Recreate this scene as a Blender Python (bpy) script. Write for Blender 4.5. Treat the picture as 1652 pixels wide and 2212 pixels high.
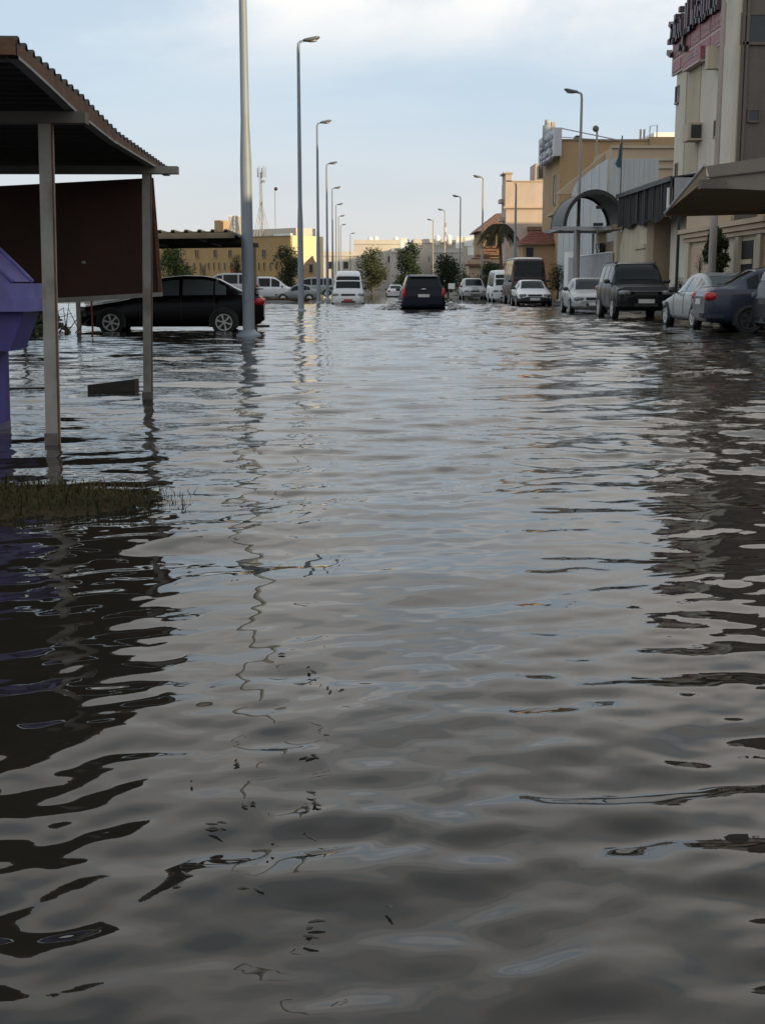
import bpy, bmesh, math, random
import numpy as np
from mathutils import Vector, Matrix
R = math.radians
random.seed(7); np.random.seed(7)
sc = bpy.context.scene
for o in list(bpy.data.objects): bpy.data.objects.remove(o)

# ------------------------------------------------------------------ camera
F, CX, CY, CAMZ = 2730.0, 826.0, 1106.0, 1.05
PITCH, YAW = math.atan(488 / F), math.atan(61 / F) * 1.0
cam_d = bpy.data.cameras.new('camera')
cam = bpy.data.objects.new('camera', cam_d); sc.collection.objects.link(cam)
cam_d.sensor_fit = 'VERTICAL'; cam_d.sensor_height = 36.0; cam_d.lens = 36.0 * F / 2212.0
cam_d.clip_start = 0.05; cam_d.clip_end = 3000
cam.location = (0, 0, CAMZ); cam.rotation_euler = (R(90) - PITCH, 0, -YAW)
sc.camera = cam
_RM = cam.rotation_euler.to_matrix()
sc.render.resolution_x, sc.render.resolution_y = 764, 1024

# ------------------------------------------------------------------ world, sun, exposure
CLOUD_OFF = (3.7, 9.3, 0.0)
SUN_EL, SUN_AZ = R(9.5), R(-40)        # azimuth measured from +X towards +Y
sun_dir = Vector((math.cos(SUN_AZ) * math.cos(SUN_EL), math.sin(SUN_AZ) * math.cos(SUN_EL), math.sin(SUN_EL)))
w = bpy.data.worlds.new('World'); sc.world = w; w.use_nodes = True
nt = w.node_tree; nt.nodes.clear()
def N(t, **k):
    n = nt.nodes.new(t)
    for a, v in k.items(): setattr(n, a, v)
    return n
out = N('ShaderNodeOutputWorld'); bg = N('ShaderNodeBackground'); bg.inputs[1].default_value = 0.1
sky = N('ShaderNodeTexSky', sky_type='NISHITA'); sky.sun_disc = False
sky.sun_elevation = SUN_EL; sky.sun_rotation = math.atan2(sun_dir.x, sun_dir.y)
sky.air_density = 1.0; sky.dust_density = 1.5; sky.ozone_density = 1.5
tc = N('ShaderNodeTexCoord'); sep = N('ShaderNodeSeparateXYZ'); nt.links.new(tc.outputs['Generated'], sep.inputs[0])
def math_n(op, a, b=None, c=None, clamp=False):
    n = N('ShaderNodeMath', operation=op); n.use_clamp = clamp
    for i, v in enumerate((a, b, c)):
        if v is None: continue
        if isinstance(v, (int, float)): n.inputs[i].default_value = v
        else: nt.links.new(v, n.inputs[i])
    return n.outputs[0]
def maprange(v, a, b, c, d, smooth=True):
    n = N('ShaderNodeMapRange'); n.interpolation_type = 'SMOOTHSTEP' if smooth else 'LINEAR'
    nt.links.new(v, n.inputs[0])
    for i, x in enumerate((a, b, c, d)): n.inputs[i + 1].default_value = x
    return n.outputs[0]
zc = math_n('MAXIMUM', sep.outputs[2], 0.0)
zd = math_n('ADD', zc, 0.10)
comb = N('ShaderNodeCombineXYZ')
nt.links.new(math_n('DIVIDE', sep.outputs[0], zd), comb.inputs[0]); nt.links.new(math_n('DIVIDE', sep.outputs[1], zd), comb.inputs[1])
cmap = N('ShaderNodeMapping'); cmap.inputs['Location'].default_value = CLOUD_OFF; nt.links.new(comb.outputs[0], cmap.inputs[0])
noi = N('ShaderNodeTexNoise'); nt.links.new(cmap.outputs[0], noi.inputs['Vector'])
noi.inputs['Scale'].default_value = 0.62; noi.inputs['Detail'].default_value = 7; noi.inputs['Roughness'].default_value = 0.55; noi.inputs['Distortion'].default_value = 0.4
cl = maprange(noi.outputs[0], 0.36, 0.60, 0.0, 1.0)
clm = math_n('MULTIPLY', math_n('MULTIPLY', cl, maprange(zc, 0.14, 0.23, 0.10, 0.95)), maprange(zc, 0.45, 0.85, 1.0, 0.35))
mix1 = N('ShaderNodeMixRGB'); veil = N('ShaderNodeMixRGB'); veil.inputs[0].default_value = 0.85; nt.links.new(sky.outputs[0], veil.inputs[1]); veil.inputs[2].default_value = (5.7, 7.0, 8.3, 1)   # thin high cloud
nt.links.new(clm, mix1.inputs[0]); nt.links.new(veil.outputs[0], mix1.inputs[1])
mix1.inputs[2].default_value = (11.0, 10.4, 9.7, 1)            # cloud deck
hz = maprange(zc, 0.0, 0.15, 0.95, 0.0)
mix2 = N('ShaderNodeMixRGB'); nt.links.new(hz, mix2.inputs[0]); nt.links.new(mix1.outputs[0], mix2.inputs[1])
mix2.inputs[2].default_value = (7.0, 6.85, 6.6, 1)            # pale horizon
nt.links.new(mix2.outputs[0], bg.inputs[0]); nt.links.new(bg.outputs[0], out.inputs[0])

sd = bpy.data.lights.new('sun', 'SUN'); sd.energy = 5.0; sd.angle = R(0.6); sd.color = (1.0, 0.78, 0.47)
so = bpy.data.objects.new('sun', sd); sc.collection.objects.link(so)
so.rotation_euler = (-sun_dir).to_track_quat('-Z', 'Y').to_euler()
sc.view_settings.view_transform = 'Standard'; sc.view_settings.look = 'None'
sc.view_settings.exposure = 0.12; sc.view_settings.gamma = 1.0; sc.view_settings.use_curve_mapping = False
sc.cycles.max_bounces = 8; sc.cycles.use_denoising = True

# ------------------------------------------------------------------ survey helpers: sight line -> point at depth Y
def ray(x, y): return _RM @ Vector(((x - CX) / F, -(y - CY) / F, -1))
def at(x, y, Y):
    r = ray(x, y); return Vector((r.x / r.y * Y, Y, CAMZ + r.z / r.y * Y))
def gd(y, x=765, z=0.0):                       # depth where the sight line meets height z
    r = ray(x, y); return (z - CAMZ) / r.z * r.y
def dx(X, x, y=618):                           # depth where the sight line meets the plane X
    r = ray(x, y); return X * r.y / r.x
def zx(X, x, y):                               # height on the plane X
    r = ray(x, y); return CAMZ + X / r.x * r.z
def hx(x, Y): return at(x, 618, Y).x
def hz_(y, Y): return at(765, y, Y).z

# ------------------------------------------------------------------ materials
MATS = {}
def mat(name, col, rough=0.6, var=0.12, scale=3.0, metal=0.0, bump=0.0, bscale=40.0, dirt=None, spec=0.5, coat=0.0, streak=False, dscale=1.3, damt=(0.5, 0.75)):
    if name in MATS: return MATS[name]
    m = bpy.data.materials.new(name); m.use_nodes = True; MATS[name] = m
    t = m.node_tree; b = t.nodes['Principled BSDF']; L = t.links
    co = t.nodes.new('ShaderNodeTexCoord')
    n1 = t.nodes.new('ShaderNodeTexNoise'); n1.inputs['Scale'].default_value = scale; n1.inputs['Detail'].default_value = 6
    L.new(co.outputs['Object'], n1.inputs['Vector'])
    if streak:
        mp = t.nodes.new('ShaderNodeMapping'); mp.inputs['Scale'].default_value = (1, 1, 0.12)
        L.new(co.outputs['Object'], mp.inputs[0]); L.new(mp.outputs[0], n1.inputs['Vector'])
    cr = t.nodes.new('ShaderNodeValToRGB')
    cr.color_ramp.elements[0].position = 0.3; cr.color_ramp.elements[1].position = 0.7
    cr.color_ramp.elements[0].color = tuple(c * (1 - var) for c in col) + (1,)
    cr.color_ramp.elements[1].color = tuple(min(1, c * (1 + var)) for c in col) + (1,)
    L.new(n1.outputs[0], cr.inputs[0]); last = cr.outputs[0]
    if dirt:
        n2 = t.nodes.new('ShaderNodeTexNoise'); n2.inputs['Scale'].default_value = dscale; n2.inputs['Detail'].default_value = 8; n2.inputs['Roughness'].default_value = 0.65
        mp2 = t.nodes.new('ShaderNodeMapping'); mp2.inputs['Location'].default_value = (3, 7, 1); mp2.inputs['Scale'].default_value = (1, 1, 0.45)
        L.new(co.outputs['Object'], mp2.inputs[0]); L.new(mp2.outputs[0], n2.inputs['Vector'])
        r2 = t.nodes.new('ShaderNodeMapRange'); r2.inputs[1].default_value, r2.inputs[2].default_value = damt; r2.inputs[4].default_value = 0.85
        L.new(n2.outputs[0], r2.inputs[0])
        mx = t.nodes.new('ShaderNodeMixRGB'); mx.inputs[2].default_value = tuple(dirt) + (1,)
        L.new(r2.outputs[0], mx.inputs[0]); L.new(last, mx.inputs[1]); last = mx.outputs[0]
    L.new(last, b.inputs['Base Color'])
    b.inputs['Roughness'].default_value = rough; b.inputs['Metallic'].default_value = metal
    b.inputs['Specular IOR Level'].default_value = spec; b.inputs['Coat Weight'].default_value = coat; b.inputs['Coat Roughness'].default_value = 0.05
    if bump:
        n3 = t.nodes.new('ShaderNodeTexNoise'); n3.inputs['Scale'].default_value = bscale; n3.inputs['Detail'].default_value = 4
        L.new(co.outputs['Object'], n3.inputs['Vector'])
        bp = t.nodes.new('ShaderNodeBump'); bp.inputs['Strength'].default_value = bump; bp.inputs['Distance'].default_value = 0.02
        L.new(n3.outputs[0], bp.inputs['Height']); L.new(bp.outputs[0], b.inputs['Normal'])
    return m
def leafmat(name, c0, c1):
    if name in MATS: return MATS[name]
    m = mat(name, c0, 0.8, 0.3, 1.2, spec=0.15); t = m.node_tree
    cr = [n for n in t.nodes if n.type == 'VALTORGB'][0]
    cr.color_ramp.elements[0].color = tuple(c0) + (1,); cr.color_ramp.elements[1].color = tuple(c1) + (1,)
    return m
M = dict(
 asphalt=mat('asphalt', (0.05, 0.048, 0.045), 0.8, 0.2, 6, bump=0.4),
 steel=mat('lamp_steel', (0.20, 0.235, 0.27), 0.5, 0.10, 2.0, bump=0.05, streak=True, dirt=(0.16, 0.17, 0.18)),
 lamp_head=mat('lamp_head_grey', (0.10, 0.105, 0.11), 0.5),
 lamp_glass=mat('lamp_glass', (0.35, 0.35, 0.34), 0.2),
 steel_warm=mat('lamp_steel_beige', (0.30, 0.27, 0.25), 0.5, 0.1, 2.0, streak=True),
 post=mat('painted_post', (0.27, 0.26, 0.24), 0.55, 0.12, 5, dirt=(0.14, 0.10, 0.07), dscale=5, damt=(0.52, 0.7), bump=0.1),
 rust=mat('rusty_edge', (0.12, 0.055, 0.026), 0.8, 0.35, 9, bump=0.3),
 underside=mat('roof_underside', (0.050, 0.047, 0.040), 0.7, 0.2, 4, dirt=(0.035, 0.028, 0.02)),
 beam=mat('carport_beam', (0.115, 0.105, 0.09), 0.6, 0.15, 5, dirt=(0.10, 0.06, 0.035)),
 beam_pale=mat('carport_beam_pale', (0.20, 0.19, 0.17), 0.6, 0.15, 5, dirt=(0.10, 0.06, 0.035)),
 panelbrown=mat('rust_panel', (0.052, 0.019, 0.010), 0.75, 0.2, 3, dirt=(0.030, 0.012, 0.008), bump=0.15, bscale=14),
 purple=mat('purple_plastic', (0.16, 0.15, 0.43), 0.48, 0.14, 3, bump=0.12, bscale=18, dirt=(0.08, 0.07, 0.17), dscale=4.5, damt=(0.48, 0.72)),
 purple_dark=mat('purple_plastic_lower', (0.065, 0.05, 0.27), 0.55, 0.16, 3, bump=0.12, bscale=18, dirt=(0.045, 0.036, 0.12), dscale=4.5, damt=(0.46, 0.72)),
 wood=mat('wet_wood', (0.035, 0.028, 0.022), 0.5, 0.3, 10, bump=0.3),
 white_wall=mat('cream_render', (0.56, 0.52, 0.43), 0.85, 0.07, 0.8, dirt=(0.44, 0.40, 0.32), bump=0.1, streak=True),
 band_wall=mat('beige_render', (0.42, 0.37, 0.27), 0.85, 0.07, 0.8, dirt=(0.36, 0.31, 0.23), streak=True),
 grey_wall=mat('bare_cement_render', (0.135, 0.115, 0.10), 0.9, 0.12, 0.7, dirt=(0.095, 0.08, 0.07), streak=True, bump=0.2),
 tan_wall=mat('tan_render', (0.38, 0.26, 0.14), 0.85, 0.08, 0.6, dirt=(0.34, 0.22, 0.11), streak=True),
 peach_wall=mat('peach_render', (0.43, 0.33, 0.235), 0.85, 0.08, 0.6),
 pink_wall=mat('pinkish_render', (0.46, 0.37, 0.31), 0.85, 0.07, 0.6, dirt=(0.38, 0.30, 0.25), streak=True),
 ochre=mat('ochre_brick', (0.36, 0.245, 0.11), 0.9, 0.10, 1.5, dirt=(0.30, 0.20, 0.09)),
 yellow_painted_sun=mat('pale_yellow_painted_sun', (0.66, 0.56, 0.34), 0.85, 0.05, 0.5),
 far_cream=mat('far_cream', (0.50, 0.46, 0.40), 0.9, 0.06, 0.3, dirt=(0.44, 0.40, 0.34)),
 far_grey=mat('far_grey', (0.42, 0.405, 0.37), 0.9, 0.06, 0.3, dirt=(0.36, 0.34, 0.31)),
 white=mat('white_paint', (0.72, 0.72, 0.70), 0.7, 0.04, 1),
 brick_tile=mat('brown_tile', (0.16, 0.082, 0.052), 0.8, 0.25, 5),
 red_tile=mat('red_roof_tile', (0.19, 0.065, 0.045), 0.8, 0.25, 6),
 screen=mat('pale_sheet_metal', (0.42, 0.45, 0.46), 0.6, 0.06, 1.2, dirt=(0.36, 0.385, 0.40), streak=True),
 wall_grey=mat('pale_grey_wall', (0.33, 0.34, 0.36), 0.8, 0.1, 2, dirt=(0.25, 0.26, 0.28)),
 cream_gate=mat('cream_gate', (0.45, 0.39, 0.29), 0.8, 0.08, 1.5, dirt=(0.36, 0.30, 0.22), streak=True),
 brown_and_wall_shade=mat('brown_with_wall_shade', (0.26, 0.20, 0.13), 0.85, 0.1, 1.2),  # brown of gate and coping, also the painted shade of the return wall
 canopy_dark=mat('dark_polycarbonate', (0.025, 0.027, 0.027), 0.55, 0.2, 2),
 net_dark=mat('black_netting', (0.015, 0.015, 0.014), 0.9, 0.3, 2),
 fabric=mat('tan_fabric', (0.20, 0.178, 0.15), 0.85, 0.08, 1.5, bump=0.1, bscale=10),
 fabric_under=mat('brown_fabric', (0.23, 0.165, 0.10), 0.85, 0.1, 1.5),
 window=mat('dark_window', (0.02, 0.02, 0.022), 0.12, 0.2, 2),
 black=mat('matt_black', (0.012, 0.012, 0.012), 0.6, 0.2, 5),
 frame=mat('window_frame', (0.22, 0.20, 0.17), 0.6),
 sign_white=mat('sign_white', (0.46, 0.46, 0.50), 0.5, 0.04, 1),
 sign_grey=mat('sign_grey_print', (0.20, 0.20, 0.24), 0.6),
 sign_red=mat('sign_red', (0.26, 0.085, 0.095), 0.5, 0.2, 2),
 sign_pale=mat('sign_pale_print', (0.45, 0.36, 0.33), 0.6),
 letter_maroon=mat('maroon_letter', (0.045, 0.018, 0.022), 0.45, 0.2, 3),
 sign_blue=mat('sign_blue_letter', (0.12, 0.14, 0.25), 0.6),
 mud=mat('wet_mud', (0.035, 0.025, 0.014), 1.0, 0.3, 3, spec=0.05, bump=0.5, bscale=8),
 bark=mat('bark', (0.10, 0.075, 0.05), 0.9, 0.3, 5, bump=0.4),
 tyre=mat('tyre_rubber', (0.014, 0.014, 0.014), 0.75, 0.2, 8),
 rim=mat('alloy_rim', (0.50, 0.50, 0.49), 0.4, 0.05, 4),
 cglass=mat('car_glass', (0.012, 0.014, 0.015), 0.06, 0.1, 2, spec=0.14),
 cglass_daylit=mat('car_glass_painted_daylight', (0.11, 0.13, 0.135), 0.05, 0.1, 2, spec=0.7),  # opaque; daylight showing through the windows is painted as a paler base
 headlamp=mat('headlamp', (0.17, 0.18, 0.18), 0.10, 0.35, 14, spec=0.6),
 redlamp=mat('red_tail_lamp', (0.36, 0.01, 0.015), 0.2, 0.2, 8),
 plate=mat('number_plate', (0.50, 0.50, 0.48), 0.5),
 plate_red=mat('red_number_plate', (0.36, 0.03, 0.04), 0.5),
 chrome=mat('chrome_trim', (0.5, 0.5, 0.5), 0.2, 0.05, 3, metal=0.9),
 trim=mat('black_plastic_trim', (0.02, 0.02, 0.021), 0.5),
 foam=mat('foam_water', (0.50, 0.50, 0.49), 0.4, 0.1, 5),
 orange=mat('orange_rod', (0.35, 0.09, 0.03), 0.6),
 flag=mat('teal_flag', (0.05, 0.10, 0.11), 0.8),
)
def paint(name, col, rough=0.3, coat=0.6, metal=0.0, spec=0.4): return mat(name, col, rough, 0.04, 2, metal, coat=coat * .4, spec=spec)

# ------------------------------------------------------------------ mesh helpers
COL = sc.collection
class MB:
    def __init__(s): s.v = []; s.f = []
    def add(s, vs, fs):
        o = len(s.v); s.v += [tuple(p) for p in vs]; s.f += [tuple(i + o for i in f) for f in fs]; return s
    def box(s, x0, x1, y0, y1, z0, z1):
        return s.add([(x, y, z) for z in (z0, z1) for y in (y0, y1) for x in (x0, x1)],
            [(0, 2, 3, 1), (4, 5, 7, 6), (0, 1, 5, 4), (2, 6, 7, 3), (0, 4, 6, 2), (1, 3, 7, 5)])
    def hexa(s, p):                                    # 8 points: bottom ring 4, top ring 4
        return s.add(p, [(3, 2, 1, 0), (4, 5, 6, 7), (0, 1, 5, 4), (1, 2, 6, 5), (2, 3, 7, 6), (3, 0, 4, 7)])
    def slab(s, pts, off):                             # polygon extruded by vector off
        n = len(pts); off = Vector(off); a = [Vector(p) for p in pts]; b = [p + off for p in a]
        return s.add(a + b, [tuple(range(n - 1, -1, -1)), tuple(range(n, 2 * n))] + [(i, (i + 1) % n, n + (i + 1) % n, n + i) for i in range(n)])
    def tube(s, pts, rad, n=8, cap=True):
        pts = [Vector(p) for p in pts]; rad = rad if isinstance(rad, (list, tuple)) else [rad] * len(pts)
        rings = []
        for i, p in enumerate(pts):
            d = (pts[min(i + 1, len(pts) - 1)] - pts[max(i - 1, 0)]).normalized()
            u = d.cross(Vector((0, 0, 1)) if abs(d.z) < 0.95 else Vector((0, 1, 0))).normalized(); v = d.cross(u)
            rings.append([p + (u * math.cos(a) + v * math.sin(a)) * rad[i] for a in [2 * math.pi * k / n for k in range(n)]])
        vs = [p for r in rings for p in r]; fs = []
        for i in range(len(pts) - 1):
            for k in range(n): fs.append((i * n + k, i * n + (k + 1) % n, (i + 1) * n + (k + 1) % n, (i + 1) * n + k))
        if cap: fs += [tuple(range(n - 1, -1, -1)), tuple(range((len(pts) - 1) * n, len(pts) * n))]
        return s.add(vs, fs)
    def ball(s, c, r, nu=12, nv=8, pw=1.0):
        r = r if isinstance(r, (list, tuple)) else (r, r, r); vs = []; fs = []
        sg = lambda q: math.copysign(abs(q) ** pw, q)
        for j in range(1, nv):
            t = math.pi * j / nv
            for i in range(nu):
                a = 2 * math.pi * i / nu
                vs.append((c[0] + r[0] * sg(math.sin(t) * math.cos(a)), c[1] + r[1] * sg(math.sin(t) * math.sin(a)), c[2] + r[2] * sg(math.cos(t))))
        top = len(vs); vs.append((c[0], c[1], c[2] + r[2])); vs.append((c[0], c[1], c[2] - r[2]))
        for j in range(nv - 2):
            for i in range(nu): fs.append((j * nu + i, (j + 1) * nu + i, (j + 1) * nu + (i + 1) % nu, j * nu + (i + 1) % nu))
        for i in range(nu):
            fs.append((top, i, (i + 1) % nu)); q = (nv - 2) * nu; fs.append((top + 1, q + (i + 1) % nu, q + i))
        return s.add(vs, fs)
    def grid(s, rows):                                 # rows of equal-length point lists
        n = len(rows[0]); return s.add([p for r in rows for p in r], [(i * n + k, i * n + k + 1, (i + 1) * n + k + 1, (i + 1) * n + k) for i in range(len(rows) - 1) for k in range(n - 1)])
    def build(s, name, m, parent=None, smooth=False, world=False, recalc=True):
        me = bpy.data.meshes.new(name); vs = s.v
        if world and parent is not None:
            r = parent
            while r.parent: r = r.parent
            l = r.location; vs = [(a[0] - l.x, a[1] - l.y, a[2] - l.z) for a in vs]
        me.from_pydata([tuple(q) for q in vs], [], s.f)
        if recalc and len(s.f) < 20000:
            bm = bmesh.new(); bm.from_mesh(me); bmesh.ops.recalc_face_normals(bm, faces=bm.faces); bm.to_mesh(me); bm.free()
        if smooth: me.shade_smooth()
        me.materials.append(M[m] if isinstance(m, str) else m)
        o = bpy.data.objects.new(name, me); COL.objects.link(o)
        if parent is not None: o.parent = parent
        return o
def thing(name, label, cat, loc=(0, 0, 0), rotz=0, group=None):
    o = bpy.data.objects.new(name, None); COL.objects.link(o); o.location = loc; o.rotation_euler = (0, 0, rotz); o.empty_display_size = 0.2
    return tag(o, label, cat, group)
def tag(o, label, cat, group=None):
    o['label'] = label; o['category'] = cat
    if group: o['group'] = group
    return o
def struct(o): o['kind'] = 'structure'; return o
def B(name, m, parent, *a, **k): return MB().box(*a).build(name, m, parent, world=True, **k)
def solo(mb, name, m, label, cat, loc, group=None, smooth=False, kind=None):
    loc = Vector(loc); mb.v = [(a[0] - loc.x, a[1] - loc.y, a[2] - loc.z) for a in mb.v]
    o = mb.build(name, m, None, smooth); o.location = loc; tag(o, label, cat, group)
    if kind: o['kind'] = kind
    return o

# ------------------------------------------------------------------ ground and flood water
gx = sorted(set([-500, -250, -120, -60, -40, -30, -20, -14, -10, -8, -6, -4] + [round(-3.4 + 0.1 * i, 2) for i in range(34)] + [0.5, 2, 4, 6, 8, 10.9, 11, 14, 20, 30, 60, 120, 250, 500]))
gy = sorted(set([-300, -60, -10, 0, 2, 3, 4, 4.4] + [round(4.8 + 0.1 * i, 2) for i in range(36)] + [9, 10, 12, 16, 22, 30, 45, 60, 75, 84, 86, 88, 90, 92, 95, 105, 120, 135, 150, 170, 190, 230, 300, 600, 1500]))
def mound(x, y):                                      # grassy verge breaking the surface
    ex = (x + 2.0) / 1.95 if x > -2.0 else 0.0
    r = math.sqrt(ex * ex + ((y - 6.25) / 0.92) ** 2)
    return 0.276 * math.exp(-r ** 3) if r < 3 else 0.0
def gh(x, y):
    z = -0.25 + mound(x, y)
    if y > 140: z = max(z, min(0.12, -0.25 + (y - 140) / 40 * 0.37))
    if x >= 11 and y > 24: z = max(z, 0.06)
    if -30 < x < -2.6 and 85.5 < y < 90.5: z = max(z, 0.10)
    return z
g = MB().grid([[(x, y, gh(x, y)) for x in gx] for y in gy]).build('ground', 'asphalt', None, recalc=False)
struct(g)

rng = np.random.RandomState(11)
waves = []
for lam, amp, n, spread in ((1.7, 0.0034, 7, 0.35), (0.95, 0.0030, 10, 0.40), (0.52, 0.0025, 17, 0.46), (0.30, 0.0022, 22, 0.48), (0.18, 0.00135, 26, 0.50), (0.11, 0.00040, 22, 0.55)):
    for i in range(n):
        l = lam * rng.uniform(0.72, 1.35); th = math.pi / 2 + 0.18 + rng.normal(0, spread)
        k = 2 * math.pi / l
        waves.append((k * math.cos(th), k * math.sin(th), amp * rng.uniform(0.5, 1.2) / math.sqrt(n) * 1.9, rng.uniform(0, 6.283), l))
def water_z(X, Y, cell):
    Yv_ = Y
    Z = np.zeros_like(X); patch = np.zeros_like(X)
    for i in range(7):
        a = rng2[i]; patch += np.sin(X * a[0] + Y * a[1] + a[2]) / 7 ** 0.5
    gust = np.clip(0.95 + 0.40 * patch, 0.35, 1.7)
    lod = 1.0 + 1.3 * np.clip((Y - 6) / 8, 0, 1)
    side = np.clip(0.85 + 0.22 * X, 0.7, 1.6)
    for kx, ky, a, p, l in waves:
        fade = np.clip((l / cell - 2.2) / 2.5, 0, 1)
        q = a * fade
        if 0.36 < l < 1.4: q = q * lod
        if l < 0.75: q = q * gust * side
        ph = kx * X + ky * Y + p
        Z += q * (np.sin(ph) + 0.18 * np.cos(2 * ph))
    return Z
rng2 = [(rng.normal(0, 0.5), rng.normal(0, 0.8), rng.uniform(0, 6.28)) for _ in range(7)]
ys = [-120, -60, -25, -10, -4, -1.5, 0.0, 0.6, 1.0]
y = 1.25
while y < 75: ys.append(y); y += min(max(0.010, y * y / 1500), 0.14)
ys += [78, 82, 87, 93, 100, 110, 120, 135, 150, 170, 190]
nin = 330
u = np.linspace(-1, 1, 2 * nin + 1)
rows = []
X = []; Yv = []; cell = []
outer = np.array([1.25, 1.7, 2.6, 4.5, 8.0])
for i, y in enumerate(ys):
    hw = 0.75 + 0.36 * max(y, 0.6)
    xi = u * hw
    xo = hw + (200 - hw) * np.array([0.01, 0.05, 0.16, 0.45, 1.0])
    xx = np.concatenate([-xo[::-1], xi, xo]) + 0.022 * max(y, 0)
    dyl = (ys[min(i + 1, len(ys) - 1)] - ys[max(i - 1, 0)]) / 2
    cc = np.full(xx.shape, max(dyl, hw / nin)); cc[:5] = 50; cc[-5:] = 50
    if y < 1.0 or y > 76: cc[:] = 50
    X.append(xx); Yv.append(np.full(xx.shape, float(y))); cell.append(cc)
X = np.array(X); Yv = np.array(Yv); cell = np.array(cell)
Z = water_z(X, Yv, cell)
nr, ncl = X.shape
co = np.stack([X, Yv, Z], -1).reshape(-1, 3).astype(np.float32)
idx = np.arange(nr * ncl).reshape(nr, ncl)
fa = np.stack([idx[:-1, :-1], idx[:-1, 1:], idx[1:, 1:], idx[1:, :-1]], -1).reshape(-1, 4).astype(np.int32)
me = bpy.data.meshes.new('flood_water'); me.vertices.add(len(co)); me.vertices.foreach_set('co', co.ravel())
me.loops.add(fa.size); me.loops.foreach_set('vertex_index', fa.ravel())
me.polygons.add(len(fa)); me.polygons.foreach_set('loop_start', np.arange(0, fa.size, 4, dtype=np.int32))
me.update(); me.shade_smooth()
wm = bpy.data.materials.new('flood_water'); wm.use_nodes = True; t = wm.node_tree; b = t.nodes['Principled BSDF']
geo = t.nodes.new('ShaderNodeNewGeometry')
b.inputs['IOR'].default_value = 1.333; b.inputs['Roughness'].default_value = 0.02
nz = t.nodes.new('ShaderNodeTexNoise'); nz.inputs['Scale'].default_value = 0.5; nz.inputs['Detail'].default_value = 3
t.links.new(geo.outputs['Position'], nz.inputs['Vector'])
cr = t.nodes.new('ShaderNodeValToRGB'); cr.color_ramp.elements[0].color = (0.014, 0.012, 0.009, 1); cr.color_ramp.elements[1].color = (0.022, 0.019, 0.014, 1)
t.links.new(nz.outputs[0], cr.inputs[0]); t.links.new(cr.outputs[0], b.inputs['Base Color'])
hts = []
def rip(sx, sy, scale, w, det=3, dist=0.0):
    mp = t.nodes.new('ShaderNodeMapping'); mp.inputs['Scale'].default_value = (sx, sy, 1); mp.inputs['Rotation'].default_value = (0, 0, R(9))
    n = t.nodes.new('ShaderNodeTexNoise'); n.inputs['Scale'].default_value = scale; n.inputs['Detail'].default_value = det; n.inputs['Distortion'].default_value = dist
    t.links.new(geo.outputs['Position'], mp.inputs[0]); t.links.new(mp.outputs[0], n.inputs['Vector'])
    m2 = t.nodes.new('ShaderNodeMath'); m2.operation = 'MULTIPLY'; m2.inputs[1].default_value = w; t.links.new(n.outputs[0], m2.inputs[0])
    return m2.outputs[0]
def M2(op, a, c):
    n = t.nodes.new('ShaderNodeMath'); n.operation = op
    for i, v in enumerate((a, c)):
        if isinstance(v, (int, float)): n.inputs[i].default_value = v
        else: t.links.new(v, n.inputs[i])
    return n.outputs[0]
spx = t.nodes.new('ShaderNodeSeparateXYZ'); t.links.new(geo.outputs['Position'], spx.inputs[0])
mr = t.nodes.new('ShaderNodeMapRange'); mr.interpolation_type = 'SMOOTHSTEP'; t.links.new(spx.outputs[1], mr.inputs[0])
for i, v in enumerate((14.0, 40.0, 0.0, 1.0)): mr.inputs[i + 1].default_value = v
mr2 = t.nodes.new('ShaderNodeMapRange'); mr2.interpolation_type = 'SMOOTHSTEP'; t.links.new(spx.outputs[1], mr2.inputs[0])
for i, v in enumerate((4.5, 10.0, 0.10, 1.0)): mr2.inputs[i + 1].default_value = v
fine = M2('MULTIPLY', rip(0.75, 1.5, 9.0, 0.0034), mr2.outputs[0])
coarse = M2('MULTIPLY', rip(0.8, 1.6, 2.2, 0.0035), mr.outputs[0])
mid = M2('MULTIPLY', rip(0.6, 1.5, 4.5, 0.0055), mr2.outputs[0])
h = M2('ADD', M2('ADD', fine, coarse), mid)
bp = t.nodes.new('ShaderNodeBump'); bp.inputs['Strength'].default_value = 1.0; bp.inputs['Distance'].default_value = 1.0
t.links.new(h, bp.inputs['Height']); t.links.new(bp.outputs[0], b.inputs['Normal'])
me.materials.append(wm)
wo = bpy.data.objects.new('flood_water', me); COL.objects.link(wo); struct(wo)

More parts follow.
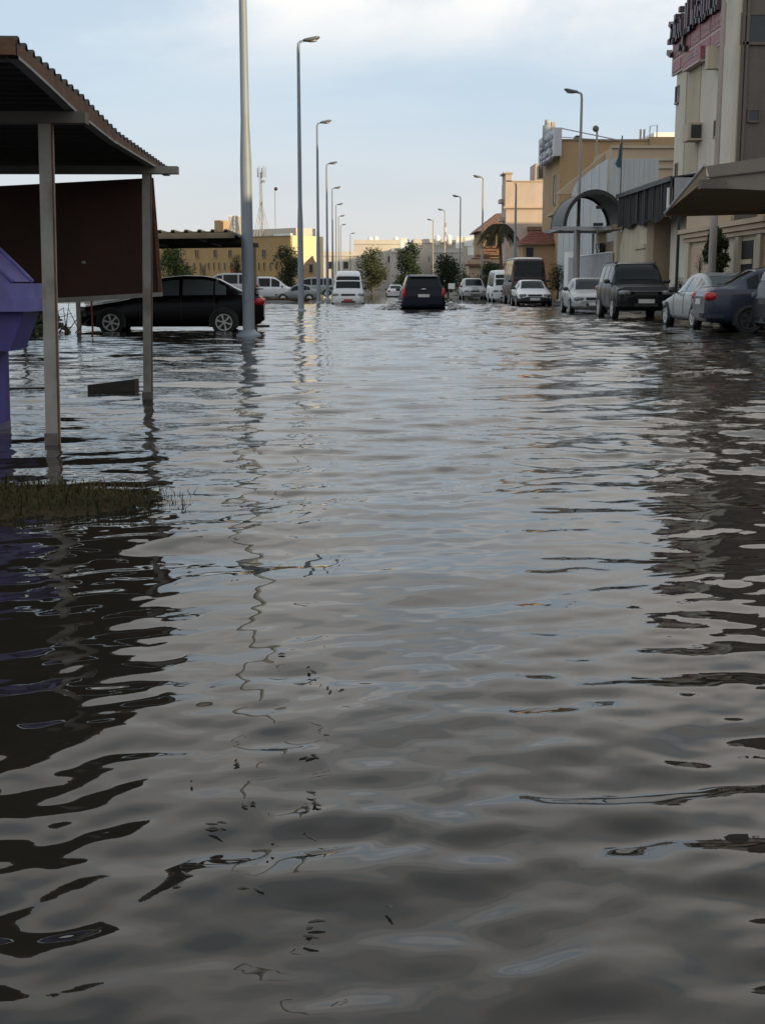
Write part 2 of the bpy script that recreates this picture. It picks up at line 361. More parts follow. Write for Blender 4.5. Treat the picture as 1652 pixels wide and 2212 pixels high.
# ------------------------------------------------------------------ street lamps
LAMPD = {}
def lamp(X, Y, arm, top, label, group, m='steel', head=True, r0=0.125, flange=False):
    root = thing('street_lamp', label, 'street lamp', (X, Y, 0), 0, group)
    n = 16 if Y < 60 else 8
    zs = [-0.3, 0.0, 3.6, 4.4, top - 0.25, top - 0.06, top]
    p = [(0, 0, zs[0]), (0, 0, zs[1]), (0, 0, 3.6), (0, 0, 4.4), (0, 0, zs[4]), (arm * 0.03, 0, zs[5]), (arm * 0.10, 0, top)]
    rr = [r0, r0, r0 * 0.93, r0 * 0.70, r0 * 0.50, r0 * 0.5, r0 * 0.42]
    if head: p.append((arm * 0.36, 0, top + 0.05)); rr.append(r0 * 0.40)
    MB().tube(p, rr, n).build('pole', m, root, True)
    if flange:
        MB().tube([(0, 0, -0.3), (0, 0, 0.02), (0, 0, 0.05), (0, 0, 0.09), (0, 0, 0.14)], [0.27, 0.27, 0.25, 0.17, 0.135], 20).build('base_flange', m, root, True)
        MB().box(-0.05, 0.05, -0.136, -0.122, 0.75, 1.05).build('access_door', m, root)
    else:
        MB().tube([(0, 0, -0.3), (0, 0, 0.03), (0, 0, 0.10)], [0.24, 0.24, 0.13], 12).build('base_flange', m, root, True)
    if head:
        hd = MB()
        rows = []
        for i, (q, wdt, hh, drop) in enumerate(((0.26, 0.05, 0.04, 0), (0.38, 0.13, 0.08, -0.01), (0.72, 0.17, 0.12, -0.03), (1.05, 0.16, 0.10, 0.0), (1.20, 0.10, 0.05, 0.02), (1.24, 0.03, 0.02, 0.02))):
            z0 = top + 0.05 + q * 0.10 - 0.02
            rows.append([(arm * q, wdt * math.cos(a), z0 + drop + hh * math.sin(a) * (1.0 if math.sin(a) > 0 else 0.7)) for a in [2 * math.pi * k / 12 for k in range(13)]])
        hd.grid(rows)
        ho = hd.build('lamp_head', 'lamp_head', root, True)
        MB().ball((arm * 0.74, 0, top + 0.055), (0.26, 0.13, 0.075), 12, 8).build('lamp_glass', 'lamp_glass', ho, True)
    return root
LX = at(540, 725, gd(725)).x
Y1 = gd(726)
lamp(LX, Y1, 0.72, 10.9, 'thick blue-grey lamp post with wide flanged base beside the black sedan', None, r0=0.128, flange=True)
tops = [110, 280, 361, 412, 446, 468, 487]
for i, ty in enumerate(tops):
    Y = Y1 * (i + 2) - 0.8 * i
    lab = {0: 'tall grey street lamp standing next after the flanged post'}.get(i, 'slim grey street lamp with single arm in the row past the white vans')
    lamp(LX + 0.02 * i, Y, 0.72, 10.9, lab, 'lamps along the parking lot side' if i else None)
lamp(at(757, 618, 236).x, 236, 0.72, at(757, 505, 236).z, 'small far street lamp with short arm in front of the cream houses', None)
RX = at(1243, 618, 65).x
for i, Y in enumerate((40.3, 65.0, 90.0, 114.5, 139.0, 163.5, 188.0)):
    if i == 2:
        lamp(RX, Y, -0.72, at(1108, 396, Y).z, 'headless grey lamp post in front of the pinkish villa', None, head=False); continue
    lab = {0: 'tall grey lamp post rising behind the tan fabric car shade', 1: 'street lamp with warm pole beside the dark arched canopy'}.get(i, 'street lamp with arm toward the road in the row before the tiled villas')
    lamp(RX + 0.05 * i, Y, -0.72, 10.45, lab, 'lamps along the villa side' if i > 2 else None, m='steel_warm')

# ------------------------------------------------------------------ near carport with curved corrugated roof
YP1, YP2 = 8.55, 11.9
edge = [(37, 80), (124, 157), (186, 211), (211, 239), (260, 288), (357, 357)]
XE = -1.80
prof = sorted([(dx(XE, x, y), zx(XE, x, y)) for x, y in edge])
py_, pz_ = [p[0] for p in prof], [p[1] for p in prof]
cp = thing('carport', 'low carport with curved corrugated roof and grey posts over the brown panel', 'carport', (XE, 9.3, 0))
yy0, yy1 = py_[0] - 0.03, py_[-1] + 0.25
nrib = 34; pitch = (yy1 - yy0) / nrib; rowsY = []
for k in range(nrib):
    for f, hgt in ((0.0, 0.0), (0.18, 0.0), (0.27, 0.030), (0.50, 0.030), (0.59, 0.0)):
        y = yy0 + (k + f) * pitch; rowsY.append((y, float(np.interp(y, py_, pz_)) - 0.02 + hgt))
s = MB()
s.grid([[(XE, y, z), (-7.0, y, z + 0.02)] for y, z in rowsY]); s.grid([[(XE, y, z - 0.012), (-7.0, y, z + 0.008)] for y, z in rowsY])
s.grid([[(XE, y, z - 0.012), (XE, y, z)] for y, z in rowsY])
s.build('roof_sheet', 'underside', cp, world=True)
fa_b = [(50, 124), (107, 177), (171, 239), (248, 301), (342, 359)]
fb = sorted([(dx(XE + 0.02, x, y), zx(XE + 0.02, x, y)) for x, y in fa_b]); fy = [p[0] for p in fb]; fz = [p[1] for p in fb]
f1 = MB(); f2 = MB(); ra = []; rb = []; rc = []
for y in np.linspace(yy0, yy1, 24):
    zt = float(np.interp(y, py_, pz_)) - 0.035; zb = min(float(np.interp(y, fy, fz)), zt - 0.02)
    ra.append([(XE - 0.045, y, zb), (XE + 0.005, y, zb), (XE + 0.005, y, zt), (XE - 0.045, y, zt), (XE - 0.045, y, zb)])
    rc.append([(XE - 0.05, y, zb - 0.018), (XE + 0.012, y, zb - 0.018), (XE + 0.012, y, zb - 0.001), (XE - 0.05, y, zb - 0.001), (XE - 0.05, y, zb - 0.018)])
f1.grid(ra).build('fascia', 'rust', cp, world=True)
f2.grid(rc).build('fascia_edge', 'post', cp, world=True)
def beam(x, ytop, ybot, Y, xl=-7.0, m='beam', dep=0.06):
    p = at(x, ytop, Y); q = at(x, ybot, Y)
    MB().box(xl, p.x, Y - dep, Y + dep, q.z, p.z).build('cross_beam', m, cp, world=True)
    return p.x, q.z
beam(46, 107, 131, py_[0] + 0.15, m='beam_pale')
bx2, bz2 = beam(188, 243, 268, YP1)
bx3, bz3 = beam(385, 360, 376, YP2, m='beam_pale')
B('ridge_cap', 'rust', cp, -7.0, XE + 0.0, yy0 - 0.03, yy0 + 0.02, pz_[0] - 0.10, pz_[0] - 0.015)
M['wet_post'] = mat('wet_post', (0.10, 0.09, 0.075), 0.35, 0.3, 9)
M['wet_purple'] = mat('wet_purple', (0.03, 0.024, 0.11), 0.3, 0.3, 9)
def post(xt, yt, xb, Y, wd, zt):
    a = at(xt, yt, Y); c = at(xb, 900, Y)
    dxx = (a.x - c.x) / max(a.z - c.z, 0.1)
    zb = -0.25; x0 = c.x + dxx * (zb - c.z); x1 = c.x + dxx * (zt - c.z)
    h = wd / 2
    po = MB().hexa([(x0 - h, Y - h, zb), (x0 + h, Y - h, zb), (x0 + h, Y + h, zb), (x0 - h, Y + h, zb), (x1 - h, Y - h, zt), (x1 + h, Y - h, zt), (x1 + h, Y + h, zt), (x1 - h, Y + h, zt)]).build('post', 'post', cp, world=True)
    e = wd * 0.10
    MB().box(x0 - h - .003, x0 + h + .003, Y - h - .003, Y + h + .003, -.1, .075).build('tide_mark', 'wet_post', po, world=True)
    MB().hexa([(x0 + h, Y - h - .004, zb), (x0 + h + e, Y - h - .004, zb), (x0 + h + e, Y - h + .02, zb), (x0 + h, Y - h + .02, zb), (x1 + h, Y - h - .004, zt), (x1 + h + e, Y - h - .004, zt), (x1 + h + e, Y - h + .02, zt), (x1 + h, Y - h + .02, zt)]).build('post_lip', 'rust', po, world=True)
post(100, 275, 115, YP1, 0.082, bz2)
post(318, 382, 321, YP2, 0.078, bz3)
for X_ in (-4.6, -6.6):
    for Y_, z_ in ((YP1, bz2), (YP2, bz3)): B('post', 'post', cp, X_ - .04, X_ + .04, Y_ - .04, Y_ + .04, -0.25, z_)

# brown sheet hung across the back of the carport
YB = 12.35
pc = [at(-420, 424, YB), at(-420, 680, YB), at(351, 634, YB + 0.02), at(331, 384, YB)]
bp_ = thing('hanging_sheet', 'large dark brown rusty sheet hung tilted behind the carport posts', 'panel', (pc[1].x, YB, 0))
pa = MB().slab(pc, (0, 0.035, 0)).build('sheet', 'panelbrown', bp_, world=True)
q = [at(-420, 674, YB - 0.03), at(-420, 690, YB - 0.03), at(351, 640, YB - 0.03), at(351, 631, YB - 0.03)]
MB().slab(q, (0, 0.03, 0)).build('bottom_rail', 'post', bp_, world=True)
q = [at(326, 384, YB - 0.012), at(343, 634, YB - 0.012), at(351, 634, YB - 0.012), at(332, 384, YB - 0.012)]
MB().slab(q, (0, 0.01, 0)).build('edge_strip', 'rust', bp_, world=True)
for (x, y) in ((101, 526), (181, 567)):
    c = at(x, y, YB - 0.008); MB().ball(c, (0.025, 0.006, 0.016), 8, 6).build('bolt_plate', 'post', bp_, world=True)

# purple wheeled refuse bin cut by the frame
YBN, DBN = 8.98, 0.62; YBK = YBN + DBN
xr = at(109, 640, YBK).x; zr1 = hz_(612, YBN); zr0 = hz_(673, YBN); zrm = hz_(643, YBN); xb = at(18, 800, YBK).x
bn = thing('refuse_bin', 'purple plastic refuse bin with rounded lid beside the carport post', 'bin', (xb - 0.65, YBN + 0.3, 0))
wl = xb - 1.25
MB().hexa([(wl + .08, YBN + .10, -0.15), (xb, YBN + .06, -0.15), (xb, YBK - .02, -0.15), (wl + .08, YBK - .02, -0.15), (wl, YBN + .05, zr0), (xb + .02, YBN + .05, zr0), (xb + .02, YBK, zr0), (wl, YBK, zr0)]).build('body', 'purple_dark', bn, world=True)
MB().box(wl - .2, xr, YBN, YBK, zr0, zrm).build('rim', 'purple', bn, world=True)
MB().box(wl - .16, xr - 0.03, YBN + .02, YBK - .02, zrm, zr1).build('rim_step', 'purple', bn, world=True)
xw1, xw0, zw_ = at(88, 673, YBK - .03).x, at(58, 752, YBK - .03).x, hz_(752, YBK - .1)
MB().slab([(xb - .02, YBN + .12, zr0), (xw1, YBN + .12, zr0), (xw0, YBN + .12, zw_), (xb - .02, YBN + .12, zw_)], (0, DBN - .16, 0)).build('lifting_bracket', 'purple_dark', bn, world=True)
MB().box(wl + .07, xb + .004, YBN + .055, YBK - .01, -.12, .06).build('tide_mark', 'wet_purple', bn, world=True)
lid = MB(); rows_ = []
xl1 = at(68, 610, YBK - .03).x; LW, LH = 0.75, 0.60
for k in range(17):
    s_ = k / 16; xx = xl1 - LW * s_; zz = zr1 + LH * (1 - (1 - s_) ** 1.35); th = math.pi / 2 * s_
    rows_.append([(xx, YBN + .05 + 0.10 * math.sin(th) ** 2, zz), (xx, YBN + .11 + 0.10 * math.sin(th) ** 2, zz + .012), (xx, YBK - .06, zz + .012), (xx, YBK - .02, zz)])
rows_.append([(wl, YBN + .16, zr1 + LH), (wl, YBN + .22, zr1 + LH + .012), (wl, YBK - .06, zr1 + LH + .012), (wl, YBK - .02, zr1 + LH)])
lid.grid(rows_)
lid.add([r[0] for r in rows_] + [(wl, YBN + .05, zr1)], [tuple(range(len(rows_) + 1))])
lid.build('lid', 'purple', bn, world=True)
for yr_ in (YBN + .05, YBK - .04):
    MB().tube([(xl1 - LW * s_ + .01, yr_ + (0.10 * math.sin(math.pi / 2 * s_) ** 2 if yr_ < YBN + .1 else 0), zr1 + LH * (1 - (1 - s_) ** 1.35) + .01) for s_ in np.linspace(0, 1, 14)], 0.02, 8).build('lid_rib', 'purple', bn, True, world=True)

# planks at the surface
Yp = gd(846, 240)
a = at(190, 846, Yp); c = at(293, 846, Yp + .02); t1 = at(190, 832, Yp).z; t2 = at(293, 819, Yp).z
pl = MB().hexa([(a.x, Yp, -0.08), (c.x, Yp, -0.08), (c.x + .02, Yp + .13, -0.08), (a.x, Yp + .09, -0.08), (a.x, Yp, t1), (c.x, Yp, t2), (c.x + .02, Yp + .13, t2), (a.x, Yp + .09, t1)])
solo(pl, 'timber_block', 'wood', 'dark wedge-shaped timber block jutting from the water between the carport posts', 'timber', ((a.x + c.x) / 2, Yp, 0))
Yp = gd(841, 60); a = at(-40, 841, Yp); c = at(104, 838, Yp)
solo(MB().hexa([(a.x, Yp, -.05), (c.x, Yp, -.05), (c.x, Yp + .1, -.05), (a.x, Yp + .1, -.05), (a.x, Yp, .012), (c.x, Yp, .022), (c.x, Yp + .1, .022), (a.x, Yp + .1, .012)]), 'plank', 'wood', 'thin dark plank lying at the surface behind the purple bin', 'plank', (a.x, Yp, 0))
Yp = gd(707, 570); a = at(540, 707, Yp); c = at(582, 707, Yp)
solo(MB().box(a.x, c.x, Yp, Yp + .12, -.1, .06), 'plank', 'wood', 'short dark plank at the foot of the far carport post', 'plank', (a.x, Yp, 0))

# ------------------------------------------------------------------ far carport over the black sedan
xe = at(559, 515, 31.5).x
c2 = thing('carport', 'flat dark corrugated carport roof over the black sedan', 'carport', (xe, 28, 0))
zn, zf = at(430, 499, 25).z, at(430, 523, 31.5).z
s = MB(); rowsX = []
Xl = -14.0; nr_ = 46; pt = (xe - Xl) / nr_
for k in range(nr_):
    for f, hh in ((0, 0), (.2, 0), (.28, .04), (.48, .04), (.56, 0)):
        rowsX.append((Xl + (k + f) * pt, hh))
tilt = lambda x: (x - xe) * 0.012
s.grid([[(x, 25.0, zn + hh + tilt(x)), (x, 31.5, zf + hh + tilt(x))] for x, hh in rowsX]); s.grid([[(x, 25.0, zn + hh - .02 + tilt(x)), (x, 31.5, zf + hh - .02 + tilt(x))] for x, hh in rowsX])
s.grid([[(x, 25.0, zn + hh - .02 + tilt(x)), (x, 25.0, zn + hh + tilt(x))] for x, hh in rowsX])
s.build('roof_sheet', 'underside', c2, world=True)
for Y_, z_ in ((25.05, zn), (28.2, (zn + zf) / 2), (31.4, zf)):
    MB().hexa([(Xl, Y_ - .04, z_ - .13 + tilt(Xl)), (xe, Y_ - .04, z_ - .13), (xe, Y_ + .04, z_ - .13), (Xl, Y_ + .04, z_ - .13 + tilt(Xl)), (Xl, Y_ - .04, z_ - .025 + tilt(Xl)), (xe, Y_ - .04, z_ - .025), (xe, Y_ + .04, z_ - .025), (Xl, Y_ + .04, z_ - .025 + tilt(Xl))]).build('purlin', 'underside', c2, world=True)
for k in range(9):
    x_ = xe - 0.9 - k * 1.3
    MB().hexa([(x_, 25.1, zn - .1 + tilt(x_)), (x_ + .05, 25.1, zn - .1 + tilt(x_)), (x_ + .05, 31.3, zf - .1 + tilt(x_)), (x_, 31.3, zf - .1 + tilt(x_)), (x_, 25.1, zn - .03 + tilt(x_)), (x_ + .05, 25.1, zn - .03 + tilt(x_)), (x_ + .05, 31.3, zf - .03 + tilt(x_)), (x_, 31.3, zf - .03 + tilt(x_))]).build('rafter', 'beam', c2, world=True)
M['olive_post'] = mat('olive_post', (0.20, 0.19, 0.11), 0.6, 0.15, 4)
for x_, Y_ in ((at(551, 600, 31.3).x, 31.3), (-8.0, 25.1), (-8.0, 31.3)): B('post', 'olive_post', c2, x_ - .035, x_ + .035, Y_ - .035, Y_ + .035, -.25, zf - .13 if Y_ > 30 else zn - .13)
Yp = gd(720, 168); a = at(168, 620, Yp)
solo(MB().box(a.x - .045, a.x + .045, Yp - .04, Yp + .04, -.25, at(168, 640, Yp).z), 'marker_post', 'post', 'short pale square post by the nose of the black sedan', 'post', (a.x, Yp, 0))
Yp = gd(718, 197); a = at(197, 620, Yp)
solo(MB().tube([(a.x, Yp, -.2), (a.x, Yp, at(197, 640, Yp).z)], 0.022, 8), 'marker_rod', 'orange', 'thin orange rod upright against the black sedan front wheel', 'rod', (a.x, Yp, 0))
# ------------------------------------------------------------------ vehicles
# stations: distance from the nose, underside z, shoulder z, top z, half width, half width at the roof edge
SHAPES = {
 'sedan': dict(L=4.40, st=[(0, .32, .52, .54, .56, .45), (.05, .24, .60, .63, .70, .55), (.22, .21, .68, .73, .80, .66), (.6, .20, .74, .82, .85, .70), (1.1, .20, .82, .90, .86, .70), (1.28, .20, .87, .95, .86, .68), (1.7, .20, .90, 1.22, .86, .62), (2.02, .20, .91, 1.39, .86, .58), (2.5, .20, .92, 1.44, .86, .57), (3.0, .20, .93, 1.43, .86, .57), (3.3, .20, .94, 1.37, .86, .58), (3.62, .20, .95, 1.19, .86, .61), (3.92, .21, .96, 1.03, .85, .66), (4.22, .24, .95, 1.01, .82, .66), (4.35, .28, .90, .95, .76, .6), (4.40, .36, .78, .80, .66, .5)],
   ws=(1.32, 2.0), rw=(3.33, 3.88), side=[(1.62, 2.42), (2.50, 3.22), (3.26, 3.52)], wheels=(.82, 3.46), wr=.31, zlamp=.62, zplate=.42, ztail=.80),
 'suv': dict(L=4.75, st=[(0, .42, .72, .74, .62, .5), (.06, .34, .88, .92, .80, .66), (.25, .30, .98, 1.04, .90, .74), (.8, .30, 1.04, 1.12, .93, .76), (1.3, .30, 1.08, 1.16, .93, .76), (1.42, .30, 1.10, 1.20, .93, .76), (1.7, .30, 1.12, 1.55, .93, .73), (1.98, .30, 1.13, 1.78, .93, .70), (2.5, .30, 1.14, 1.84, .93, .70), (4.0, .30, 1.14, 1.84, .93, .70), (4.45, .30, 1.13, 1.78, .92, .70), (4.62, .32, 1.10, 1.45, .90, .74), (4.70, .36, 1.05, 1.15, .88, .74), (4.75, .42, .9, .95, .80, .7)],
   ws=(1.46, 1.95), rw=(4.47, 4.65), side=[(1.72, 2.55), (2.65, 3.45), (3.55, 4.3)], wheels=(.92, 3.75), wr=.37, zlamp=.86, zplate=.60, ztail=1.0),
 'minivan': dict(L=4.90, st=[(0, .36, .62, .64, .62, .5), (.06, .28, .72, .76, .80, .66), (.3, .26, .84, .90, .92, .74), (.8, .26, .94, 1.04, .97, .78), (1.05, .26, .98, 1.10, .97, .78), (1.6, .26, 1.02, 1.48, .98, .74), (2.0, .26, 1.04, 1.72, .98, .70), (2.6, .26, 1.05, 1.79, .98, .70), (4.2, .26, 1.05, 1.76, .98, .70), (4.5, .27, 1.04, 1.70, .97, .71), (4.78, .28, 1.02, 1.20, .96, .78), (4.86, .30, .98, 1.06, .93, .78), (4.90, .40, .8, .84, .84, .7)],
   ws=(1.15, 1.95), rw=(4.50, 4.79), side=[(1.7, 2.5), (2.6, 3.6), (3.7, 4.4)], wheels=(.95, 3.95), wr=.33, zlamp=.72, zplate=.98, ztail=.95),
 'van': dict(L=4.70, st=[(0, .34, .60, .62, .60, .5), (.04, .24, .82, .86, .76, .64), (.14, .22, 1.02, 1.06, .84, .70), (.24, .22, 1.08, 1.14, .85, .72), (.55, .22, 1.10, 1.62, .85, .72), (.85, .22, 1.12, 1.98, .85, .68), (1.15, .22, 1.12, 2.16, .85, .64), (1.6, .22, 1.12, 2.24, .85, .62), (4.2, .22, 1.12, 2.24, .85, .62), (4.55, .22, 1.12, 2.14, .85, .64), (4.66, .26, 1.05, 1.5, .84, .68), (4.70, .34, .9, .95, .80, .66)],
   ws=(.26, .80), rw=(4.5, 4.66), side=[(.62, 1.35), (1.45, 2.7), (2.8, 4.2)], wheels=(.62, 3.2), wr=.32, zlamp=.82, zplate=.48, ztail=.9),
 'lowvan': dict(L=4.80, st=[(0, .34, .60, .62, .60, .5), (.05, .26, .76, .80, .80, .66), (.4, .24, .92, 1.00, .90, .74), (.85, .24, 1.00, 1.12, .92, .76), (1.3, .24, 1.04, 1.48, .92, .72), (1.75, .24, 1.05, 1.78, .92, .70), (2.2, .24, 1.05, 1.88, .92, .70), (4.4, .24, 1.05, 1.88, .92, .70), (4.68, .25, 1.04, 1.80, .91, .72), (4.76, .28, 1.0, 1.3, .90, .74), (4.80, .36, .85, .9, .84, .7)],
   ws=(.9, 1.7), rw=(4.5, 4.7), side=[(1.45, 2.15), (2.25, 3.3), (3.4, 4.45)], wheels=(.9, 3.8), wr=.32, zlamp=.76, zplate=.5, ztail=.95),
 'bus': dict(L=6.9, st=[(0, .50, .80, .82, .80, .7), (.04, .38, 1.05, 1.10, .95, .86), (.12, .34, 1.20, 1.26, 1.03, .92), (.22, .34, 1.24, 1.40, 1.04, .92), (.42, .34, 1.26, 2.05, 1.04, .90), (.62, .34, 1.26, 2.48, 1.04, .86), (.85, .34, 1.26, 2.64, 1.04, .82), (1.3, .34, 1.26, 2.70, 1.04, .80), (6.5, .34, 1.26, 2.70, 1.04, .80), (6.8, .34, 1.26, 2.55, 1.03, .84), (6.88, .4, 1.2, 1.6, 1.0, .86), (6.9, .5, 1.0, 1.05, .95, .8)],
   ws=(.20, .62), rw=(6.6, 6.87), side=[(.75, 1.5), (1.6, 2.6), (2.7, 3.7), (3.8, 4.8), (4.9, 6.2)], wheels=(1.2, 5.0), wr=.38, zlamp=.80, zplate=.60, ztail=1.0, roofz=.96),
}
def vehicle(name, label, cat, shape, loc, heading, body, glass='cglass', sw=1.0, sh=1.0, sl=1.0, group=None, roof=None, lower=None, plate='plate', mirrors='trim', rim='rim', wheel_detail=True, grille='trim', bumper=None, extra=None, tail='redlamp'):
    S = SHAPES[shape]; L = S['L'] * sl
    root = thing(name, label, cat, loc, heading, group)
    A = np.array(S['st'], float); A[:, 0] *= sl; A[:, 1:4] *= sh; A[:, 4:] *= sw
    xs = np.unique(np.concatenate([A[:, 0], np.linspace(0, L, 61)]))
    T = np.stack([np.interp(xs, A[:, 0], A[:, i]) for i in range(6)], 1)
    for _ in range(2):
        Q = T.copy(); Q[1:-1, 1:] = (T[:-2, 1:] + 2 * T[1:-1, 1:] + T[2:, 1:]) / 4; T = Q
    def stn(x): return [float(np.interp(x, xs, T[:, i])) for i in range(6)]
    def sec(s):
        x, zb, zw, zt, wl, wr = s; zu = max(zt - .07 * sh, zw + .35 * (zt - zw)); hgt = zw - zb
        return [(0, zb), (wl * .80, zb), (wl * .93, zb + .06), (wl * .985, zb + .22 * hgt), (wl, zb + .55 * hgt), (wl * .992, zw - .16 * hgt), (wl * .965, zw - .03), (wl * .935, zw), (wr + (wl * .925 - wr) * .5 + .012, zw + (zu - zw) * .5), (wr, zu), (wr * .93, zt - (zt - zu) * .38), (wr * .75, zt - (zt - zu) * .10), (0, zt)]
    P = lambda x, y, z: (L / 2 - x, y, z)
    mb = MB(); rows = []
    for r in T:
        h = sec(r); full = [(-a, b) for a, b in h[::-1]] + h[1:-1]
        rows.append([P(r[0], a, b) for a, b in full + [full[0]]])
    mb.grid(rows); n = len(rows[0])
    mb.add(rows[0][:-1], [tuple(range(n - 1))]); mb.add(rows[-1][:-1], [tuple(range(n - 1))])
    bo = mb.build('body', body, root, True)
    if roof or lower:
        bo.data.materials.append(M.get(roof, M['white'])); bo.data.materials.append(M.get(lower, M['trim']))
        for p in bo.data.polygons:
            c = p.center
            if roof and c.z > S.get('roofz', 0.80) * A[:, 3].max(): p.material_index = 1
            if lower and c.z < lower_z(S, A): p.material_index = 2
    def near(x, out=0.006):
        r = stn(x); h = sec(r); return r, h
    # glass
    def screen(x0, x1, nm):
        rw_ = []
        for x in np.linspace(x0 * sl, x1 * sl, 7):
            r, h = near(x); pts = [h[9], h[10], h[11], h[12]]
            e = 0.94; off = .012
            sgn = -1 if x1 * sl < L / 2 else 1
            line = [(-a * e, b) for a, b in pts[:-1]] + [(0, pts[-1][1])] + [(a * e, b) for a, b in pts[:-1]][::-1]
            rw_.append([P(x + sgn * off * .7, a, b + off) for a, b in line])
        return MB().grid(rw_).build(nm, glass, root, True)
    screen(S['ws'][0], S['ws'][1], 'windscreen'); screen(S['rw'][0], S['rw'][1], 'rear_window')
    for sg in (-1, 1):
        for x0, x1 in S['side']:
            rw_ = []
            for x in np.linspace(x0 * sl, x1 * sl, 7):
                r, h = near(x); a0, b0 = h[7]; a1, b1 = h[8]; a2, b2 = h[9]
                f = lambda q: (a0 + (a1 - a0) * q * 2, b0 + (b1 - b0) * q * 2) if q < .5 else (a1 + (a2 - a1) * (q - .5) * 2, b1 + (b2 - b1) * (q - .5) * 2)
                rw_.append([P(x, sg * (f(q)[0] + .010), f(q)[1]) for q in (.08, .3, .5, .7, .93)])
            MB().grid(rw_).build('side_window', glass, root, True)
        if wheel_detail:
            for xsm in [S['side'][0][0] - .12] + [(S['side'][k_][1] + S['side'][k_ + 1][0]) / 2 for k_ in range(min(2, len(S['side']) - 1))]:
                h = near(xsm * sl)[1]; MB().tube([P(xsm * sl, sg * (h[q_][0] + .001), h[q_][1]) for q_ in (3, 4, 5, 6, 7)], .008, 5).build('door_seam', 'trim', root)
        # wheels
        for wx in S['wheels']:
            wx *= sl; rwh = S['wr'] * sh; wy = stn(wx)[4] - .10
            ar = MB(); m_ = 22
            ar.slab([(L / 2 - wx + (rwh * 1.17) * math.cos(t_), sg * (wy + .055), rwh * 1.02 + (rwh * 1.17) * math.sin(t_)) for t_ in np.linspace(-.35, math.pi + .35, m_)], (0, sg * .049, 0)).build('wheel_arch', 'black', root)
            wy += .022
            tb = MB(); prf = [(.60, -.06), (.72, .095), (.93, .105), (1.0, .07), (1.0, -.07), (.93, -.10)]
            ring = [[(L / 2 - wx + rwh * q * math.cos(a), sg * (wy + .01 + o_), rwh + rwh * q * math.sin(a)) for q, o_ in prf] for a in [2 * math.pi * k / 20 for k in range(21)]]
            tb.grid(ring); wo_ = tb.build('wheel', 'tyre', root, True)
            rm = MB(); c_ = (L / 2 - wx, sg * (wy + .075), rwh)
            rr = rwh * .66
            if wheel_detail:
                rg = [[(c_[0] + rr * q * math.cos(a), c_[1] + sg * o_, c_[2] + rr * q * math.sin(a)) for q, o_ in ((.86, -.03), (.88, .03), (1.0, .035), (1.02, 0.0))] for a in [2 * math.pi * k / 20 for k in range(21)]]
                rm.grid(rg)
                rm.tube([(c_[0], c_[1] - sg * .03, c_[2]), (c_[0], c_[1] + sg * .04, c_[2])], rr * .26, 12)
                for k in range(6):
                    a = 2 * math.pi * (k + .25) / 6; da = .20
                    p0 = [(c_[0] + rr * q * math.cos(a + s_), c_[1] + sg * .028, c_[2] + rr * q * math.sin(a + s_)) for q, s_ in ((.2, -da * 1.4), (.93, -da * .75), (.93, da * .75), (.2, da * 1.4))]
                    rm.slab(p0, (0, -sg * .03, 0))
                MB().slab([(c_[0] + rr * .95 * math.cos(a), c_[1] - sg * .02, c_[2] + rr * .95 * math.sin(a)) for a in [2 * math.pi * k / 16 for k in range(16)]], (0, -sg * .02, 0)).build('brake_disc', 'black', wo_)
            else:
                rm.slab([(c_[0] + rr * math.cos(a), c_[1], c_[2] + rr * math.sin(a)) for a in [2 * math.pi * k / 16 for k in range(16)]], (0, sg * .03, 0))
            rm.build('rim', rim, wo_)
        # lamps, mirrors, handles
        zl = S['zlamp'] * sh; r = stn(.12 * sl)
        hw = r[4]
        MB().ball(P(.13 * sl, sg * (hw - .15), zl), (.13, .20, .075 * sh), 14, 8, .55).build('headlight', 'headlamp', root, True)
        zt = S['ztail'] * sh; r = stn(L - .10 * sl)
        MB().ball(P(L - (.12 if shape == 'minivan' else .14) * sl, sg * (r[4] - (.07 if shape == 'minivan' else .10)), zt), ((.11, .085, .24 * sh) if shape == 'minivan' else (.17, .15, .10 * sh)), 14, 8, .7).build('tail_light', tail, root, True)
        mxp = S['ws'][0] * sl + .30; r, h = near(mxp)
        MB().ball(P(mxp, sg * (h[7][0] + .13), h[7][1] + .10), (.07, .11, .075), 10, 8, .8).tube([P(mxp, sg * (h[7][0] - .02), h[7][1] + .03), P(mxp, sg * (h[7][0] + .10), h[7][1] + .07)], .025, 6).build('wing_mirror', mirrors, root, True)
        for x0, x1 in S['side'][:2]:
            xh = x1 * sl - .14; r, h = near(xh)
            MB().box(L / 2 - xh - .09, L / 2 - xh + .09, sg * h[6][0] - .012, sg * h[6][0] + .022, h[6][1] - .06, h[6][1] - .03).build('door_handle', bumper or body, root)
    r = stn(.03 * sl); zl = S['zlamp'] * sh
    rb = stn(.14)
    MB().box(L / 2 - .16, L / 2 - .015, -r[4] * .55, r[4] * .55, zl - .075 * sh, zl + .05 * sh).build('grille', grille, root)
    MB().box(L / 2 - .2, L / 2 + .012, -.55 * r[4], .55 * r[4], r[1] + .05, r[1] + .15).build('air_intake', 'trim', root)
    MB().box(L / 2 - .2, L / 2 + .03, -.26, .26, S['zplate'] * sh - .06, S['zplate'] * sh + .07).build('number_plate', plate, root)
    rr_ = stn(L - .05); zp = min(S['zplate'] * sh + (.28 if shape in ('sedan', 'suv') else 0), rr_[2] - .1)
    MB().box(-L / 2 - .022, -L / 2 + .15, -.26, .26, zp - .06, zp + .07).build('number_plate', plate, root)
    bz = A[0, 1] + .02
